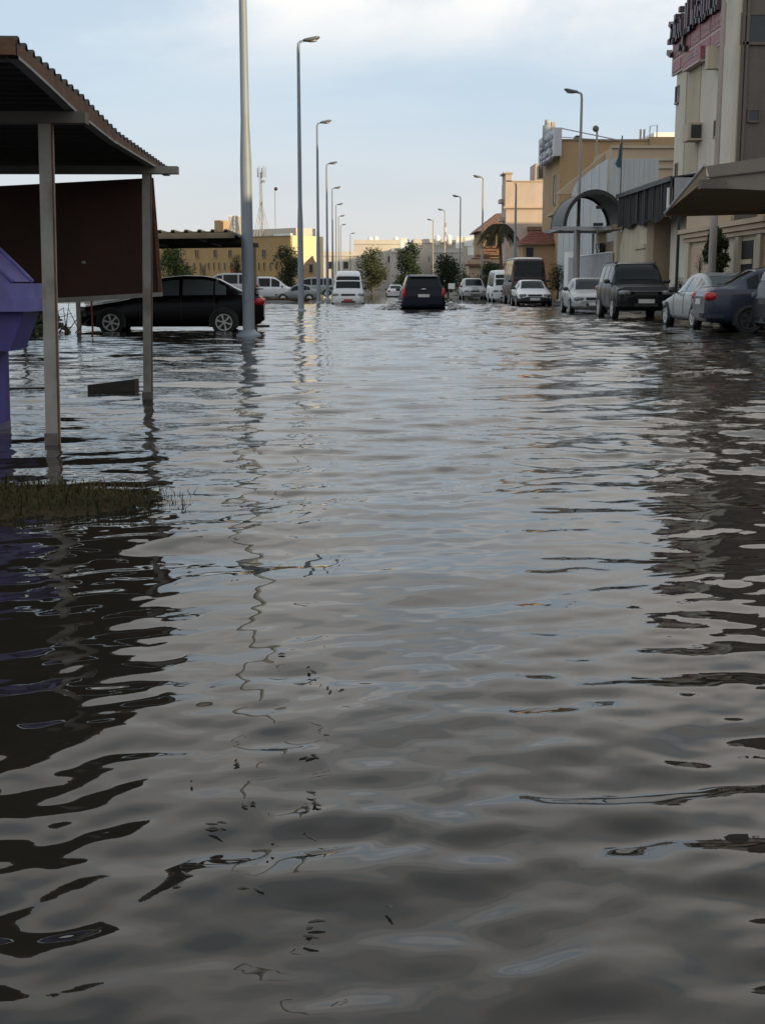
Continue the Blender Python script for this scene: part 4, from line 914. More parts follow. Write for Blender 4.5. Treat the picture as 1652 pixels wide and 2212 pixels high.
B('side_beam', 'wall_grey', ar, x0_ - .06, x0_ + .04, Ya0 + .1, Ya1, zb0 - .16, zb0 - .01)
for x, Y_ in ((1240, Ya0), (1279, Ya1)):
    c = at(x, 560, Y_ + .05); B('post', 'wall_grey', ar, c.x - .06, c.x + .06, Y_ - .01, Y_ + .08, 0, zb0 - .18)
for x, y in ((1296, 447), (1290, 484)): c = at(x, y, Ya0 - .1); B('lamp_bracket', 'black', ar, c.x - .2, c.x + .25, Ya0 - .2, Ya0 - .03, c.z - .09, c.z + .05)
c = at(1343, 300, 63.0); zt2 = at(1343, 293, 63).z
fp = thing('flag_pole', 'thin pole with furled teal flag rising over the black netted canopy', 'flag', (c.x, 63, 0))
MB().tube([(c.x, 63, 3.0), (c.x, 63, zt2)], .035, 6).build('pole', 'lamp_head', fp, world=True)
zf0, zf1 = at(1343, 362, 63).z, at(1343, 308, 63).z
MB().grid([[(c.x - .02 - wv * q, 63 + .03 * math.sin(q * 7), zf1 + (zf0 - zf1) * q2) for q in np.linspace(0, 1, 5)] for q2, wv in ((0, .05), (.3, .12), (.6, .16), (.85, .28), (1, .16))]).build('flag', 'flag', fp, world=True)
# --- tan apartment building with billboard
XT = 14.4; t0 = dx(XT, 1207, 420); t1 = dx(XT, 1180, 420)
zT = hz_(303, t0)
tb = thing('tan_building', 'large tan building rising behind the sheet metal screen', 'building', (XT, t0, 0))
block(tb, XT, XT + 6.2, t0, t1 + 2, 0, zT, 'tan_wall'); block(tb, XT + 6.2, XT + 34, t0 - .3, t1 + 2, 0, zT + .25, 'tan_wall')  # right wing stretched out of sight to shade the pink villa's lower walls
MB().box(XT - .05, XT + 6.2, t0 - .06, t0, zT, zT + .12).build('coping', 'brown_and_wall_shade', tb, world=True)
for z_ in (zT - 4.2,):
    window(tb, 'x', t0 + 2.0, zT - 3.2, .8, 2.0, XT); window(tb, 'x', t0 + 2.2, zT - 6.4, .7, 1.6, XT)
for x, y in ((1181, 440), (1192, 445), (1186, 500), (1197, 500)): pass
B('balcony_ledge', 'peach_wall', tb, XT - .35, XT, t0 + .6, t0 + 3.4, zT - 5.0, zT - 4.8)
B('roof_hatch', 'letter_maroon', tb, at(1246, 300, t0).x, at(1258, 300, t0).x, t0 + .5, t0 + 1.5, zT + .02, zT + .42)
for x in (1386, 1394): B('vent_pipe', 'peach_wall', tb, at(x, 300, t0).x - .06, at(x, 300, t0).x + .06, t0 + .5, t0 + .62, zT, zT + .85)
xh = at(1420, 300, t0).x; MB().tube([(xh - .35, t0 + 1, zT), (xh - .35, t0 + 1, zT + 1.1), (xh + .15, t0 + 1, zT + 1.2), (xh + .15, t0 + 1, zT)], .04, 6).build('pipe_hoop', 'wall_grey', tb, world=True)
pb = thing('peach_building', 'peach house top with pale coping between the tan building and cream block', 'building', (at(1400, 400, 78).x, 78, 0))
yq = 80.0; block(pb, at(1318, 400, yq).x, at(1500, 400, yq).x, yq, yq + 6, 0, hz_(318, yq), 'peach_wall')
MB().slab([at(1200, 420, yq + 2), at(1318, 320, yq + 2), at(1318, 420, yq + 2)], (0, .4, 0)).build('gable_wall', 'peach_wall', pb, world=True)
for y_ in (318, 345, 362): B('coping', 'band_wall', pb, at(1316, 400, yq).x, at(1500, 400, yq).x, yq - .12, yq, hz_(y_, yq) - .02, hz_(y_, yq) + .14)
# floodlight pole on it
c = at(1287, 350, 88); fp = thing('floodlight_pole', 'thin pole with round dark floodlight before the tan building', 'light pole', (c.x, 88, 0))
MB().tube([(c.x, 88, 4), (c.x, 88, at(1287, 283, 88).z)], .07, 8).build('pole', 'steel_warm', fp, world=True)
MB().ball(at(1286, 278, 88), (.22, .2, .22), 12, 8).build('floodlight', 'lamp_head', fp, True, world=True)
# billboard on the corner of the tan building
XB = XT - .5; b0, b1 = dx(XB, 1197, 310), dx(XB, 1163, 310)
bz0, bz1 = zx(XB, 1197, 336), zx(XB, 1197, 276)
bi = thing('rooftop_sign', 'white rooftop sign box with grey lettering on the tan building corner', 'sign', (XB, b0, bz0))
bxo = MB().box(XB, XB + .5, b0, b1, bz0, bz1).build('sign_box', 'sign_white', bi, world=True)
rs = np.random.RandomState(8)
for k in range(2):
    for j in range(2):
        strokes(script_lines(rs, 0, (b1 - b0) * .8, (.50, .28)[j]), .10, (XB - .005, b1 - (b1 - b0) * .1, bz1 - .75 - k * 1.05 - j * .42 + .1), Uy, Vz, (-.015, 0, 0)).build('sign_lettering', 'sign_grey', bxo, world=True)
MB().tube([(XB + .4, b0 + .3, bz1), (XB + 4.6, b0 + .3, zT)], .04, 6).build('stay', 'wall_grey', bi, world=True); MB().tube([(XB + .4, b0 + .3, bz1 - .6), (XB + 4.0, b0 + .3, zT)], .03, 6).build('stay', 'wall_grey', bi, world=True)
c = at(1181, 278, b0 + 5)
tw = thing('rooftop_tank', 'small grey tank standing above the white rooftop sign', 'tank', (c.x, c.y, bz1))
MB().tube([(c.x, c.y, bz1 - 1), (c.x, c.y, at(1181, 272, c.y).z), (c.x, c.y, at(1181, 270, c.y).z)], [.33, .33, .22], 12).tube([(c.x, c.y, at(1181, 271, c.y).z), (c.x, c.y, at(1181, 259, c.y).z)], .18, 12).build('tank_shell', 'wall_grey', tw, True, world=True)
B('tank_housing', 'peach_wall', tw, c.x + .3, c.x + .55, c.y - .2, c.y + .3, bz1 - 1, at(1185, 264, c.y).z)
# --- pinkish villa
XV = 13.7; v0 = dx(XV, 1092, 480)
pv = thing('pink_villa', 'pinkish three-storey villa with warm sunlit parapet behind the headless lamp', 'house', (XV, v0, 0))
zv = hz_(392, v0); xv1 = at(1190, 450, v0).x
block(pv, XV, xv1 + .5, v0, v0 + 3.6, 0, zv, 'pink_wall', par=.6)
B('tower_wall', 'pink_wall', pv, XV - .1, at(1104, 400, v0).x, v0 - .1, v0 + 2.5, zv - 2.2, hz_(375, v0)); B('tower_coping', 'pink_wall', pv, XV - .3, at(1104, 400, v0).x + .1, v0 - .25, v0 + 2.7, hz_(375, v0), hz_(375, v0) + .15)
B('upper_wall', 'pink_wall', pv, at(1155, 400, v0).x, xv1 + .5, v0 - .004, v0 + 3.5, zv, hz_(352, v0))
B('cornice', 'peach_wall', pv, XV - .25, xv1 + .5, v0 - .25, v0, hz_(450, v0), hz_(446, v0)); B('coping', 'peach_wall', pv, XV - .06, xv1 + .5, v0 - .1, v0 - .003, zv, zv + .1)
c = at(1169, 373, v0); window(pv, 'y', c.x, c.z, .62, 1.05, v0 - .004)
B('awning', 'brick_tile', pv, at(1138, 490, v0).x, at(1178, 490, v0).x, v0 - .7, v0, hz_(498, v0), hz_(490, v0))
for k in range(3): B('balcony', 'pink_wall', pv, XV - .45, XV, v0 + .8, v0 + 2.4, zv - 1.8 - k * 1.6, zv - 1.45 - k * 1.6)
# --- tiled gate house in front of it
XR = 12.6; r0_ = 92.0
gh_ = thing('tiled_gatehouse', 'small gatehouse with dark red tiled hip roof behind the minibus', 'house', (XR, r0_, 0))
ra0, ra1 = at(1120, 520, r0_).x, at(1220, 520, r0_).x; ze, zr_ = hz_(527, r0_), hz_(498, r0_)
MB().box(ra0 + .35, ra1 + 1, r0_ + .4, r0_ + 3.2, 0, ze).build('wall', 'tan_wall', gh_, world=True)
window(gh_, 'y', at(1145, 550, r0_).x, hz_(545, r0_), .5, .7, r0_ + .4)
nco = 7
for k in range(nco):
    f0, f1 = k / nco, (k + 1.15) / nco
    xa_ = ra0 + 1.15 * f0; xb_ = ra0 + 1.15 * min(f1, 1); 
    mbk = MB(); zA, zB_ = ze + (zr_ - ze) * f0, ze + (zr_ - ze) * f1
    ya_, yb_ = r0_ + 1.7 * f0, r0_ + 1.7 * min(f1, 1)
    nt_ = 16; xe_ = ra1 + 1.0
    for j in range(nt_):
        u0 = xa_ + (xe_ - xa_) * j / nt_; u1 = xa_ + (xe_ - xa_) * (j + .9) / nt_
        mbk.hexa([(u0, ya_, zA), (u1, ya_, zA), (u1, yb_, zB_ - .04), (u0, yb_, zB_ - .04), (u0, ya_, zA + .06), (u1, ya_, zA + .06), (u1, yb_, zB_), (u0, yb_, zB_)])
    mbk.hexa([(xa_, ya_, zA), (xa_, r0_ + 3.4 - 1.7 * f0, zA), (xb_, r0_ + 3.4 - 1.7 * f1, zB_ - .04), (xb_, yb_, zB_ - .04), (xa_, ya_, zA + .06), (xa_, r0_ + 3.4 - 1.7 * f0, zA + .06), (xb_, r0_ + 3.4 - 1.7 * f1, zB_), (xb_, yb_, zB_)])
    mbk.build('roof_tile_course', 'red_tile', gh_, world=True)
# --- tiled brown villa further on
XQ = 13.2; q0_ = 128.0
bv = thing('brown_villa', 'brown villa with overhanging dark eaves and stepped tiled walls', 'house', (XQ, q0_, 0))
xq0 = at(1040, 500, q0_).x
block(bv, xq0, xq0 + 10, q0_, q0_ + 8, 0, hz_(500, q0_), 'tan_wall', par=0)
ev = hz_(500, q0_)
xa_, xb_ = at(1028, 500, q0_).x, at(1028, 500, q0_).x + 12
for k in range(6):
    f0, f1 = k / 6, (k + 1.2) / 6; H_ = hz_(460, q0_) - ev
    MB().hexa([(xa_ + 2.2 * f0, q0_ - .9 + 3 * f0, ev + H_ * f0), (xb_, q0_ - .9 + 3 * f0, ev + H_ * f0), (xb_, q0_ + 8 - 3 * f0, ev + H_ * f0), (xa_ + 2.2 * f0, q0_ + 8 - 3 * f0, ev + H_ * f0),
                (xa_ + 2.2 * f1, q0_ - .9 + 3 * f1, ev + H_ * f1 + .05), (xb_, q0_ - .9 + 3 * f1, ev + H_ * f1 + .05), (xb_, q0_ + 8 - 3 * f1, ev + H_ * f1 + .05), (xa_ + 2.2 * f1, q0_ + 8 - 3 * f1, ev + H_ * f1 + .05)]).build('roof_tile_course', 'brick_tile', bv, world=True)
lo0 = at(1004, 570, q0_ - 3).x; lo1 = at(1095, 570, q0_ - 3).x; yl_ = q0_ - 3
B('porch_wall', 'peach_wall', bv, lo0 + .4, lo1, yl_, q0_, 0, hz_(560, yl_))
for k in range(7):
    f = k / 6
    B('roof_tile_course', 'brick_tile', bv, lo0 + 2.2 * f, lo1, yl_ - .35 + .42 * k, yl_ + .35 + .42 * k, hz_(575, yl_) + .30 * k, hz_(575, yl_) + .30 * k + .22)
for k in range(3): B('wall_band', 'brick_tile', bv, lo0 + .35, lo1, yl_ - .05, yl_, .5 + .55 * k, .75 + .55 * k)
window(bv, 'y', at(1060, 520, q0_).x, hz_(525, q0_), .9, 1.3, q0_)

# --- plain unseen blocks, added to cast shade on the road and houses
for lab, xa_, xb_, ya_, yb_, zz_ in (('unseen cream block past the tan car shade, added to shade the road', XF + 1.5, XF + 11, -14.0, 8.0, 6.4), ('unseen beige block beside the tan car shade, added to shade the road', XF + 1.5, XF + 11, 10.5, 25.0, 6.6),
        ('tall unseen block added to shade the cream office block', 27, 44, 22.0, 52.0, 17.0), ('tall unseen block added to shade the tan building', 40, 59, 56.0, 75.0, 18.0), ('tall unseen block before the last houses, added to shade them', 63, 76, 180.0, 206.0, 20.0), ('tall unseen block beside the last houses, added to shade them', 70, 84, 209.0, 236.0, 20.5)):
    r = thing('added_shade_block', lab, 'building', (xa_, ya_, 0)); block(r, xa_, xb_, ya_, yb_, -.2, zz_, 'white_wall' if ya_ < 0 else 'cream_gate', par=.5)
    for k in range(4):
        for z_ in np.arange(2.2, zz_ - 1.2, 3.4): window(r, 'x', ya_ + (yb_ - ya_) * (k + .5) / 4, z_, 1.1, 1.3, xa_)
# ------------------------------------------------------------------ across the lot: ochre school-like block
Yo = 128.0; PHI = R(42)
OCx = at(628, 560, Yo).x; oU, oN = Vector((math.cos(PHI), -math.sin(PHI), 0)), Vector((math.sin(PHI), math.cos(PHI), 0))
def oc_at(x, y, back=0.0):                              # sight line meets the facade plane (or one set back): facade coordinate, height
    r = ray(x, y); C0 = Vector((OCx, Yo, CAMZ)) + oN * back; s_ = (C0 - Vector((0, 0, CAMZ))).dot(oN) / r.dot(oN); p = Vector((0, 0, CAMZ)) + r * s_
    return OCx + (p - C0).dot(oU), p.z
oc = thing('ochre_building', 'long ochre brick building with small dark windows and a bright sunlit end wall', 'building', (OCx, Yo, 0), -PHI)
oz = oc_at(627, 509)[1]; ox0 = OCx - 34; ox1 = OCx
block(oc, ox0, ox1, Yo, Yo + 4.6, -.1, oz, 'ochre')
B('end_wall', 'yellow_painted_sun', oc, ox1 + .004, ox1 + .10, Yo + .12, Yo + 4.6, -.1, oz + .02)  # pale yellow skin over the ochre, sunlight on this end put into the colour
B('coping', 'white', oc, ox1 - 2.2, ox1 + .12, Yo - .1, Yo + .2, oz + .003, oz + .22); B('coping', 'band_wall', oc, ox0, ox1 - 2.3, Yo - .1, Yo + .3, oz + .003, oz + .1)
B('roof_storey', 'far_cream', oc, ox1 - 7, ox1 - .6, Yo + 1.4, Yo + 4.2, oz - .2, oc_at(600, 494, 1.6)[1])
for x in (386, 426, 466, 498, 535, 571, 607):
    cx_, cz_ = oc_at(x, 548); window(oc, 'y', cx_, cz_, .50, .74, Yo, fr='ochre', bars=1)
for x in (380, 405, 421, 434, 452, 463, 474, 486, 500, 512, 560, 571, 585, 598):
    cx_, cz_ = oc_at(x, 575); window(oc, 'y', cx_, cz_, .19, .68, Yo, fr='ochre')
rs = np.random.RandomState(4)
cx_, cz_ = oc_at(410, 529); strokes(script_lines(rs, 0, 2.6, .36), .10, (cx_, Yo - .02, cz_), (1, 0, 0), Vz, (0, -.04, 0)).build('sign_lettering', 'sign_blue', oc, world=True)
cx_, cz_ = oc_at(480, 531); strokes(script_lines(rs, 0, 1.6, .36), .10, (cx_, Yo - .02, cz_), (1, 0, 0), Vz, (0, -.04, 0)).build('sign_lettering', 'sign_blue', oc, world=True)
cx_, cz_ = oc_at(502, 525); B('sign_panel', mat('blue_panel', (.06, .10, .35), .5), oc, cx_ - .15, cx_ + .5, Yo - .05, Yo - .003, cz_ - .25, cz_ + .25)
cx_, cz_ = oc_at(500, 590); B('red_door', mat('red_door', (.3, .04, .03), .6), oc, cx_, cx_ + .7, Yo - .04, Yo - .003, 0.1, cz_ + .5)
cx_, cz_ = oc_at(470, 476, 2.2); B('stair_tower', 'tan_wall', oc, cx_ - .5, cx_ + .5, Yo + 2.2, Yo + 3.4, oz - .5, cz_)
wt = thing('roof_tank', 'square grey water tank on the ochre building roof', 'tank', (at(506, 480, Yo + 7).x, Yo + 7, oz))
B('tank_shell', 'far_grey', wt, at(494, 480, Yo + 7).x, at(518, 480, Yo + 7).x, Yo + 7, Yo + 8.6, oz - .4, hz_(468, Yo + 7)); B('tank_lid', 'white', wt, at(494, 480, Yo + 7).x - .03, at(518, 480, Yo + 7).x + .03, Yo + 6.97, Yo + 8.63, hz_(468, Yo + 7), hz_(468, Yo + 7) + .08)
Yk = 125.0
ogh = thing('orange_gabled_block', 'small orange gabled block with one window in front of the bright end wall', 'house', (at(671, 600, Yk).x, Yk, 0))  # gabled block with a single window, standing before the end wall
gx0, gx1 = at(656, 590, Yk).x, at(685, 590, Yk).x
MB().slab([(gx0, Yk, -.1), (gx1, Yk, -.1), (gx1, Yk, hz_(570, Yk)), (gx1 - .3, Yk, hz_(562, Yk)), ((gx0 + gx1) / 2 + .2, Yk, hz_(552, Yk)), (gx0 + .2, Yk, hz_(566, Yk)), (gx0, Yk, hz_(574, Yk))], (0, 2.5, 0)).build('wall', 'tan_wall', ogh, world=True)
window(ogh, 'y', at(672, 580, Yk).x, hz_(580, Yk), .32, .75, Yk)
# mast and beacon on its roof
Yt = Yo + 4.6; cm = at(565, 480, Yt)
ms = thing('cell_mast', 'lattice phone mast with antenna panels on the ochre building roof', 'mast', (cm.x, Yt, oz))
zb1, zt1 = oz - .3, hz_(372, Yt)
for dxm, dym in ((-.16, -.1), (.16, -.1), (0, .18)): MB().tube([(cm.x + dxm, Yt + dym, zb1), (cm.x + dxm * .7, Yt + dym * .7, zt1)], .045, 6).build('mast_leg', 'wall_grey', ms, world=True)
lat = MB(); nl = 16
for k in range(nl):
    z0, z1 = zb1 + (zt1 - zb1) * k / nl, zb1 + (zt1 - zb1) * (k + 1) / nl; s_ = 1 if k % 2 else -1
    lat.tube([(cm.x - .14 * s_, Yt - .1, z0), (cm.x + .14 * s_, Yt - .1, z1)], .025, 5)
lat.build('lattice', 'wall_grey', ms, world=True)
for xs_ in (548, 555, 577, 585):
    c = at(xs_, 497, Yt); MB().tube([(c.x, Yt - .3, oz), (cm.x + (c.x - cm.x) * .05, Yt, hz_(436, Yt))], .035, 5).build('stay', 'wall_grey', ms, world=True)
for xs_ in (557, 561, 566, 570, 574):
    c = at(xs_, 372, Yt); B('antenna_panel', 'wall_grey', ms, c.x - .05, c.x + .05, Yt - .35 + .14 * (xs_ % 3), Yt - .25 + .14 * (xs_ % 3), hz_(384, Yt), hz_(359 + (xs_ % 3) * 2, Yt))
MB().tube([at(557, 374, Yt - .2), at(574, 374, Yt - .2)], .03, 5).tube([at(557, 380, Yt - .2), at(574, 380, Yt - .2)], .03, 5).build('antenna_frame', 'wall_grey', ms, world=True)
MB().ball(at(571, 391, Yt - .3), (.16, .08, .16), 10, 8).build('dish', 'wall_grey', ms, True, world=True)
cb = at(595, 480, Yt); bc = thing('beacon_pole', 'thin pole with dark red beacon beside the phone mast', 'light pole', (cb.x, Yt, oz))
MB().tube([(cb.x, Yt, oz), (cb.x, Yt, hz_(412, Yt))], .05, 6).build('pole', 'wall_grey', bc, world=True); MB().ball(at(596, 408, Yt), (.19, .16, .19), 10, 8).build('beacon', 'letter_maroon', bc, True, world=True)
# ------------------------------------------------------------------ far row of cream houses
def far(label, x0, x1, ytop, Y, m, depth=12, wins=(), tag_='house'):
    a, c = at(x0, 560, Y).x, at(x1, 560, Y).x
    r = thing('far_house', label, tag_, ((a + c) / 2, Y, 0)); zt = hz_(ytop, Y)
    block(r, a, c, Y, Y + depth, -.1, zt, m, par=.5); B('cornice', 'far_cream', r, a - .15, c + .15, Y - .2, Y, zt - .85, zt - .65)
    for wx, wy, ww, wh in wins: q = at(wx, wy, Y); window(r, 'y', q.x, q.z, ww, wh, Y, fr='far_cream')
    return r
far('low cream house with small windows behind the far lamps', 697, 775, 543, 236, 'far_cream', wins=((714, 573, .9, 1.3), (747, 573, .9, 1.3)))
far('cream flat-roofed house behind the first street tree', 764, 866, 518, 262, 'far_cream', wins=((800, 590, .8, 1.2), (842, 560, .8, 1.2)))
far('grey-cream house with roof tanks between the two street trees', 845, 905, 536, 250, 'far_grey', wins=((832, 600, .5, .9),))
far('wide cream house behind the dark trees', 893, 1040, 516, 270, 'far_cream', wins=((930, 560, .8, 1.2), (975, 570, .8, 1.2)))
far('lower grey-cream house with white parapet line before the wide cream house', 935, 1000, 536, 255, 'far_grey', wins=((962, 560, .8, 1.2),))
far('pale house top showing far behind the tan building', 1402, 1446, 284, 120, 'white', 6)
def rbox(label, x0, x1, y0, y1, Y, m='white', nm='stair_room'):
    a, c = at(x0, y0, Y), at(x1, y1, Y); r = thing(nm, label, 'roof room', ((a.x + c.x) / 2, Y, c.z))
    B('wall', m, r, a.x, c.x, Y, Y + (c.x - a.x) * 1.1, c.z - .5, a.z); B('roof_slab', m, r, a.x - .08, c.x + .08, Y - .1, Y + (c.x - a.x) * 1.1 + .1, a.z, a.z + .15)
rbox('bright white stair room above the first street tree', 865, 879, 516, 536, 249)
rbox('tall white stair room on the wide cream house', 985, 997, 512, 533, 264); rbox('wide white stair room beside the tall one', 1004, 1021, 513, 526, 266)
rbox('low white roof room by the brown villa eaves', 1012, 1032, 532, 545, 240)
cA = at(962, 510, 262); am = thing('antenna_mast', 'red and white antenna mast on the far cream house', 'mast', (cA.x, 262, 8))
for k in range(6): MB().tube([(cA.x, 262, hz_(540, 262) + k * .9), (cA.x, 262, hz_(540, 262) + k * .9 + .9)], .09, 6).build('mast_section', ('white', 'sign_red')[k % 2], am, world=True)
for k, (x, y) in enumerate(((800, 517), (812, 515), (855, 516), (945, 513), (970, 512))):
    q = at(x, y, 268); r = thing('roof_tank', 'small pale roof tank among those on the far cream houses', 'tank', (q.x, 268, q.z - .8), 0, 'roof tanks on the far houses')
    MB().tube([(q.x, 268, q.z - 1.6), (q.x, 268, q.z + .2), (q.x, 268, q.z + .4)], [.55, .55, .2], 10).build('tank_shell', 'white', r, True, world=True); MB().tube([(q.x, 268, q.z + .38), (q.x, 268, q.z + .5)], .16, 8).build('tank_lid', 'white', r, world=True)
# muddy kerb strip in the lot is part of the ground; rubble on it
rs = np.random.RandomState(9); rbm = MB()
for k in range(150):
    x_ = rs.uniform(-12, -2.9); y_ = rs.uniform(85.6, 90.4); r_ = rs.uniform(.08, .3)
    rbm.ball((x_, y_, .1), (r_ * 1.6, r_, r_ * .55), 6, 4)
o = rbm.build('mud_clods', 'mud', None); tag(o, 'brown mud and rubble along the kerb strip by the lamp posts', 'mud'); o['kind'] = 'stuff'

# ------------------------------------------------------------------ trees and plants
def leaves(mb, rs, clumps, n, size, el=1.0):
    tot = sum(c[3] ** 2 for c in clumps)
    for cx_, cy_, cz_, r_ in clumps:
        m_ = int(n * r_ * r_ / tot)
        d = rs.normal(0, 1, (m_, 3)); d /= np.linalg.norm(d, axis=1)[:, None]; rad = r_ * rs.uniform(.45, 1.0, m_) ** .6 * (1 + .18 * rs.normal(0, 1, m_))
        P_ = d * rad[:, None] + np.array([cx_, cy_, cz_]); P_[:, 2] = cz_ + (P_[:, 2] - cz_) * el
        for p in P_:
            a = rs.normal(0, 1, 3); a /= np.linalg.norm(a); b_ = np.cross(a, rs.normal(0, 1, 3)); b_ /= np.linalg.norm(b_) + 1e-9
            s_ = size * rs.uniform(.6, 1.4)
            mb.add([p - a * s_, p + b_ * s_ * .45, p + a * s_, p - b_ * s_ * .45], [(0, 1, 2, 3)])
def tree(name, label, cat, X_, Y_, z0, H_, W_, n, size, m, seed, trunk=.22, cone=.0, group=None, stem='trunk'):
    rs = np.random.RandomState(seed); r = thing(name, label, cat, (X_, Y_, z0), 0, group)
    th = H_ * trunk
    t_ = MB().tube([(0, 0, -.2), (.03 * W_, 0, th), (.0, .02, H_ * .8)], [.035 * H_, .028 * H_, .008 * H_], 8); cl_ = []
    for k in range(22):
        q = (k + .5) / 22; zz = th + (H_ - th) * (.08 + .88 * q)
        wr_ = W_ / 2 * (math.sin(math.pi * (.20 + .62 * q)) ** .8 if cone == 0 else (1 - q * cone))
        a = rs.uniform(0, 6.28); off = wr_ * rs.uniform(.25, .75); c_ = (off * math.cos(a), off * math.sin(a), zz, max(.16 * W_, wr_ * rs.uniform(.48, .72)))
        cl_.append(c_); t_.tube([(0, 0, th + (zz - th) * .5), (c_[0], c_[1], zz)], [.012 * H_, .004 * H_], 5)
    t_.build(stem, 'bark', r, True)
    mb = MB(); leaves(mb, rs, cl_, n, size); mb.build('crown', m, r, recalc=False)
    return r
g_dark = leafmat('leaf_dark', (.022, .034, .018), (.045, .062, .028)); g_mid = leafmat('leaf_mid', (.035, .060, .022), (.070, .105, .035)); g_ol = leafmat('leaf_olive', (.030, .040, .018), (.065, .075, .032))
g_pale = leafmat('leaf_pale', (.06, .085, .035), (.20, .22, .16))
def tr(label, x0, x1, yt, yb, Y, m, seed, n=2600, cone=0., trunk=.2, size=None, name='street_tree', cat='tree'):
    a, c = at(x0, 590, Y).x, at(x1, 590, Y).x; z0 = max(0, hz_(yb, Y)); H_ = hz_(yt, Y) - z0
    return tree(name, label, cat, (a + c) / 2, Y, z0, H_ * .96, (c - a) * 1.12, int(n * 1.7), size or (c - a) * .036, m, seed, cone=cone, trunk=trunk)
tr('leafy street tree between the white van and the minivan', 774, 832, 536, 640, 172, g_ol, 1, 3000, trunk=.07)
tr('tall dense street tree behind the minivan roof', 850, 916, 520, 640, 178, g_dark, 2, 3600, cone=.55, trunk=.07)
tr('dark ragged tree behind the speed of the minivan spray and low sign', 934, 1000, 552, 645, 140, g_dark, 3, 3200, trunk=.07)['label'] = 'dark ragged tree beside the minivan, before the wide cream house'
tr('bright green tree in front of the ochre building beside the brown panel', 352, 412, 527, 640, 112, g_mid, 4, 3200, trunk=.07)
tr('round green tree at the corner of the ochre building', 595, 648, 530, 640, 112, g_dark, 5, 3200, trunk=.07)
tr('small green shrub under the blue lettering of the ochre building', 432, 452, 565, 640, 112, g_mid, 6, 900, name='shrub', cat='shrub')
tr('dark tree half hidden by the flanged lamp post', 498, 528, 545, 640, 114, g_dark, 7, 1800)
tr('thick dark hedge bush between the silver people carrier and the minibus', 1034, 1094, 566, 655, 112, g_dark, 8, 3200, trunk=.05, name='hedge', cat='hedge')
tr('dark bush beside the minibus windscreen', 1186, 1222, 566, 640, 80, g_dark, 9, 1600, trunk=.1, name='shrub', cat='shrub')
tr('low dark shrub at the foot of the brown villa', 985, 1040, 598, 650, 122, g_dark, 10, 1600, trunk=.05, name='shrub', cat='shrub')
tr('small dark bush between the black wagon and silver sedan', 1455, 1486, 596, 660, 44, g_dark, 12, 900, trunk=.05, name='shrub', cat='shrub')
# heap of pale leafy cuttings by the carport
Yh = 29.0; hp = thing('brush_heap', 'heap of pale leafy cuttings behind the purple bin', 'plant', (at(100, 690, Yh).x, Yh, 0)); rs = np.random.RandomState(31)
mb = MB(); leaves(mb, rs, [(rs.uniform(-.9, .9), rs.uniform(-.3, .3), rs.uniform(.05, .45), rs.uniform(.2, .4)) for _ in range(12)], 1500, .07); mb.build('leaves', g_pale, hp, recalc=False)
tw_ = MB()
for k in range(16): tw_.tube([(rs.uniform(-1, 1), rs.uniform(-.2, .2), -.1), (rs.uniform(-1.1, 1.1), rs.uniform(-.3, .3), rs.uniform(.3, .75))], [.015, .006], 5)
tw_.build('twigs', 'bark', hp)
# palms
def palm(label, X_, Y_, z0, H_, R_, nf, seed, m, lean=0.0):
    rs = np.random.RandomState(seed); r = thing('palm_tree', label, 'palm', (X_, Y_, z0)); top = (lean, 0, H_)
    MB().tube([(0, 0, -.2), (lean * .4, 0, H_ * .5), top], [.16, .13, .12], 8).build('trunk', 'bark', r, True)
    for k in range(nf):
        a = 2 * math.pi * k / nf + rs.uniform(-.2, .2); el_ = rs.uniform(.1, 1.2); mb = MB(); pts = []
        for q in np.linspace(0, 1, 9):
            hr = R_ * (q * math.cos(el_) * .9 + .25 * q); pts.append(Vector((top[0] + hr * math.cos(a) + .15 * lean * q, hr * math.sin(a), top[2] + R_ * (math.sin(el_) * q - 1.05 * q * q))))
        mb.tube(pts, [.025 * (1 - .7 * q) for q in np.linspace(0, 1, 9)], 4)
        for i in range(1, 9):
            for half in (0, .5):
                b0_ = pts[i] - (pts[i] - pts[i - 1]) * half; d = (pts[i] - pts[i - 1]).normalized(); sd_ = d.cross(Vector((0, 0, 1))).normalized()
                for s_ in (-1, 1):
                    ll = R_ * .30 * (1 - .5 * i / 9); tip = b0_ + (sd_ * s_ * .75 + d * .55 - Vector((0, 0, .45))) * ll
                    mb.add([b0_ - d * .035 * R_, b0_ + d * .035 * R_, tip], [(0, 1, 2)])
        mb.build('frond', m, r, recalc=False)
cp_ = at(1086, 500, 106); palm('wind-tossed shaggy palm above the minibus beside the brown villa', cp_.x, 106, 0, hz_(492, 106), 1.6, 110, 2, leafmat('leaf_dry', (.024, .026, .012), (.060, .052, .026)), -.3)
tr('slim dark shrub growing against the tan gate front', 1524, 1570, 488, 600, 42.4, g_ol, 15, 4200, trunk=.05, size=.06, name='shrub', cat='shrub')
tr('low thin shrub behind the tall lamp post by the gate', 1500, 1520, 545, 600, 44.5, g_dark, 16, 500, trunk=.05, name='shrub', cat='shrub')
# sign board on legs beyond the minivan
Ys = 92; c = at(975, 620, Ys); sg_ = thing('low_sign', 'small blank pale sign on two legs beyond the minivan', 'sign', (c.x, Ys, 0))
B('board', 'white', sg_, at(968, 612, Ys).x, at(982, 612, Ys).x, Ys - .02, Ys + .02, hz_(624, Ys), hz_(612, Ys))
for x in (970, 980): B('leg', 'post', sg_, at(x, 620, Ys).x - .02, at(x, 620, Ys).x + .02, Ys + .02, Ys + .06, -.25, hz_(613, Ys))

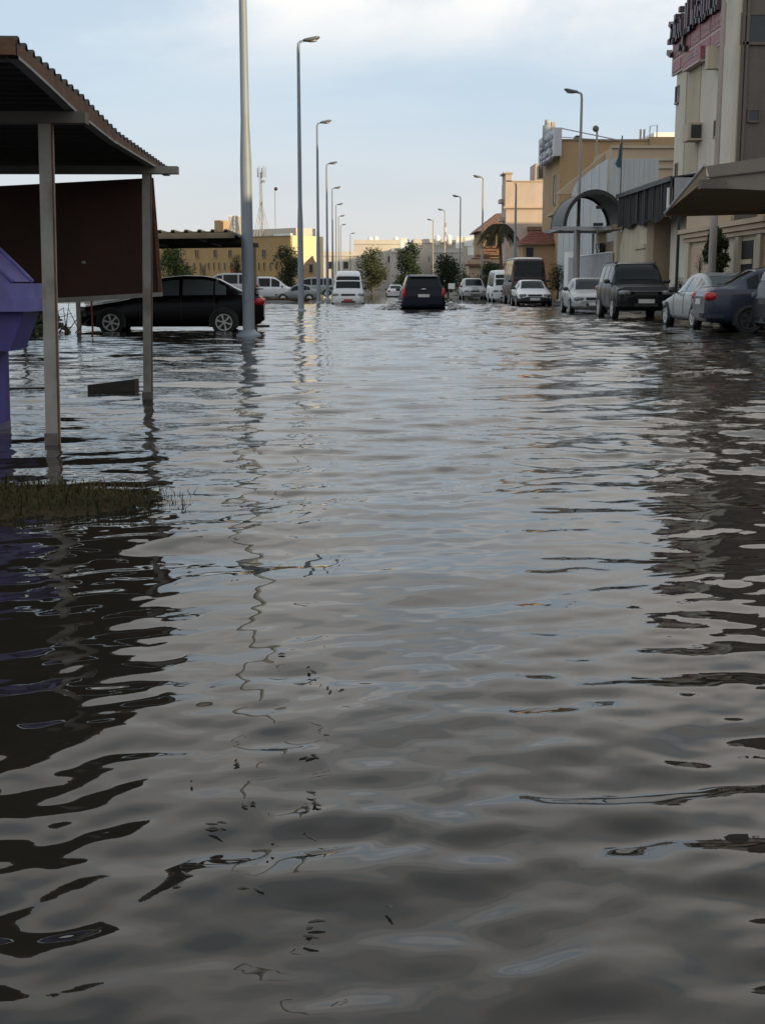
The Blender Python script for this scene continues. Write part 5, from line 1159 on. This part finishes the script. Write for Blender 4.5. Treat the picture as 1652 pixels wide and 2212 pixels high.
# ------------------------------------------------------------------ grass on the verge and flotsam
rs = np.random.RandomState(17); gb = MB(); n_ = 0
while n_ < 12000:
    x_ = rs.uniform(-3.4, -.75); y_ = rs.uniform(5.2, 7.3); z_ = gh(x_, y_)
    if z_ < -.045 or rs.rand() > (z_ + .105) / .125: continue
    n_ += 1; a = rs.uniform(0, 6.28); L_ = rs.uniform(.02, .055) + (rs.uniform(.02, .07) if rs.rand() < .12 else 0); ln_ = rs.uniform(.2, 1.1) * L_; w_ = .0035
    dx_, dy_ = math.cos(a), math.sin(a); b0_ = Vector((x_, y_, z_ - .02))
    side_ = Vector((-dy_, dx_, 0)) * w_; mid_ = b0_ + Vector((dx_ * ln_ * .4, dy_ * ln_ * .4, L_ * .7)); tip = b0_ + Vector((dx_ * ln_, dy_ * ln_, L_))
    gb.add([b0_ - side_, b0_ + side_, mid_ + side_ * .7, mid_ - side_ * .7, tip], [(0, 1, 2, 3), (3, 2, 4)])
g_grass = leafmat('verge_grass', (.022, .032, .008), (.065, .046, .018))
o = gb.build('verge_grass', g_grass, None, recalc=False); tag(o, 'short brown-green grass breaking the water near the carport', 'grass'); o['kind'] = 'stuff'
mv = MB().grid([[(x, y, gh(x, y) + .006) for x in np.linspace(-3.4, -.6, 40)] for y in np.linspace(5.2, 7.3, 34)]).build('verge_soil', 'mud', None, True, recalc=False); struct(mv)
rs = np.random.RandomState(23); fl_ = MB()
for k in range(26):
    xpx = rs.normal(600, 110); ypx = rs.uniform(1040, 2050); Y_ = gd(ypx, xpx); c = at(xpx, ypx, Y_)
    for j in range(rs.randint(1, 4)):
        a = rs.uniform(-1.5, 1.5); l_ = rs.uniform(.004, .017); p0 = Vector((c.x + rs.normal(0, .012), Y_ + rs.normal(0, .015), .004))
        d = Vector((math.cos(a), math.sin(a), 0)) * l_
        fl_.tube([p0 - d, p0 + Vector((0, rs.uniform(-.008, .008), .001)), p0 + d], [.0015, .003, .0012], 5)
o = fl_.build('flotsam', 'wood', None, recalc=False); tag(o, 'scattered dark twigs and leaf scraps floating on the flood', 'debris'); o['kind'] = 'stuff'
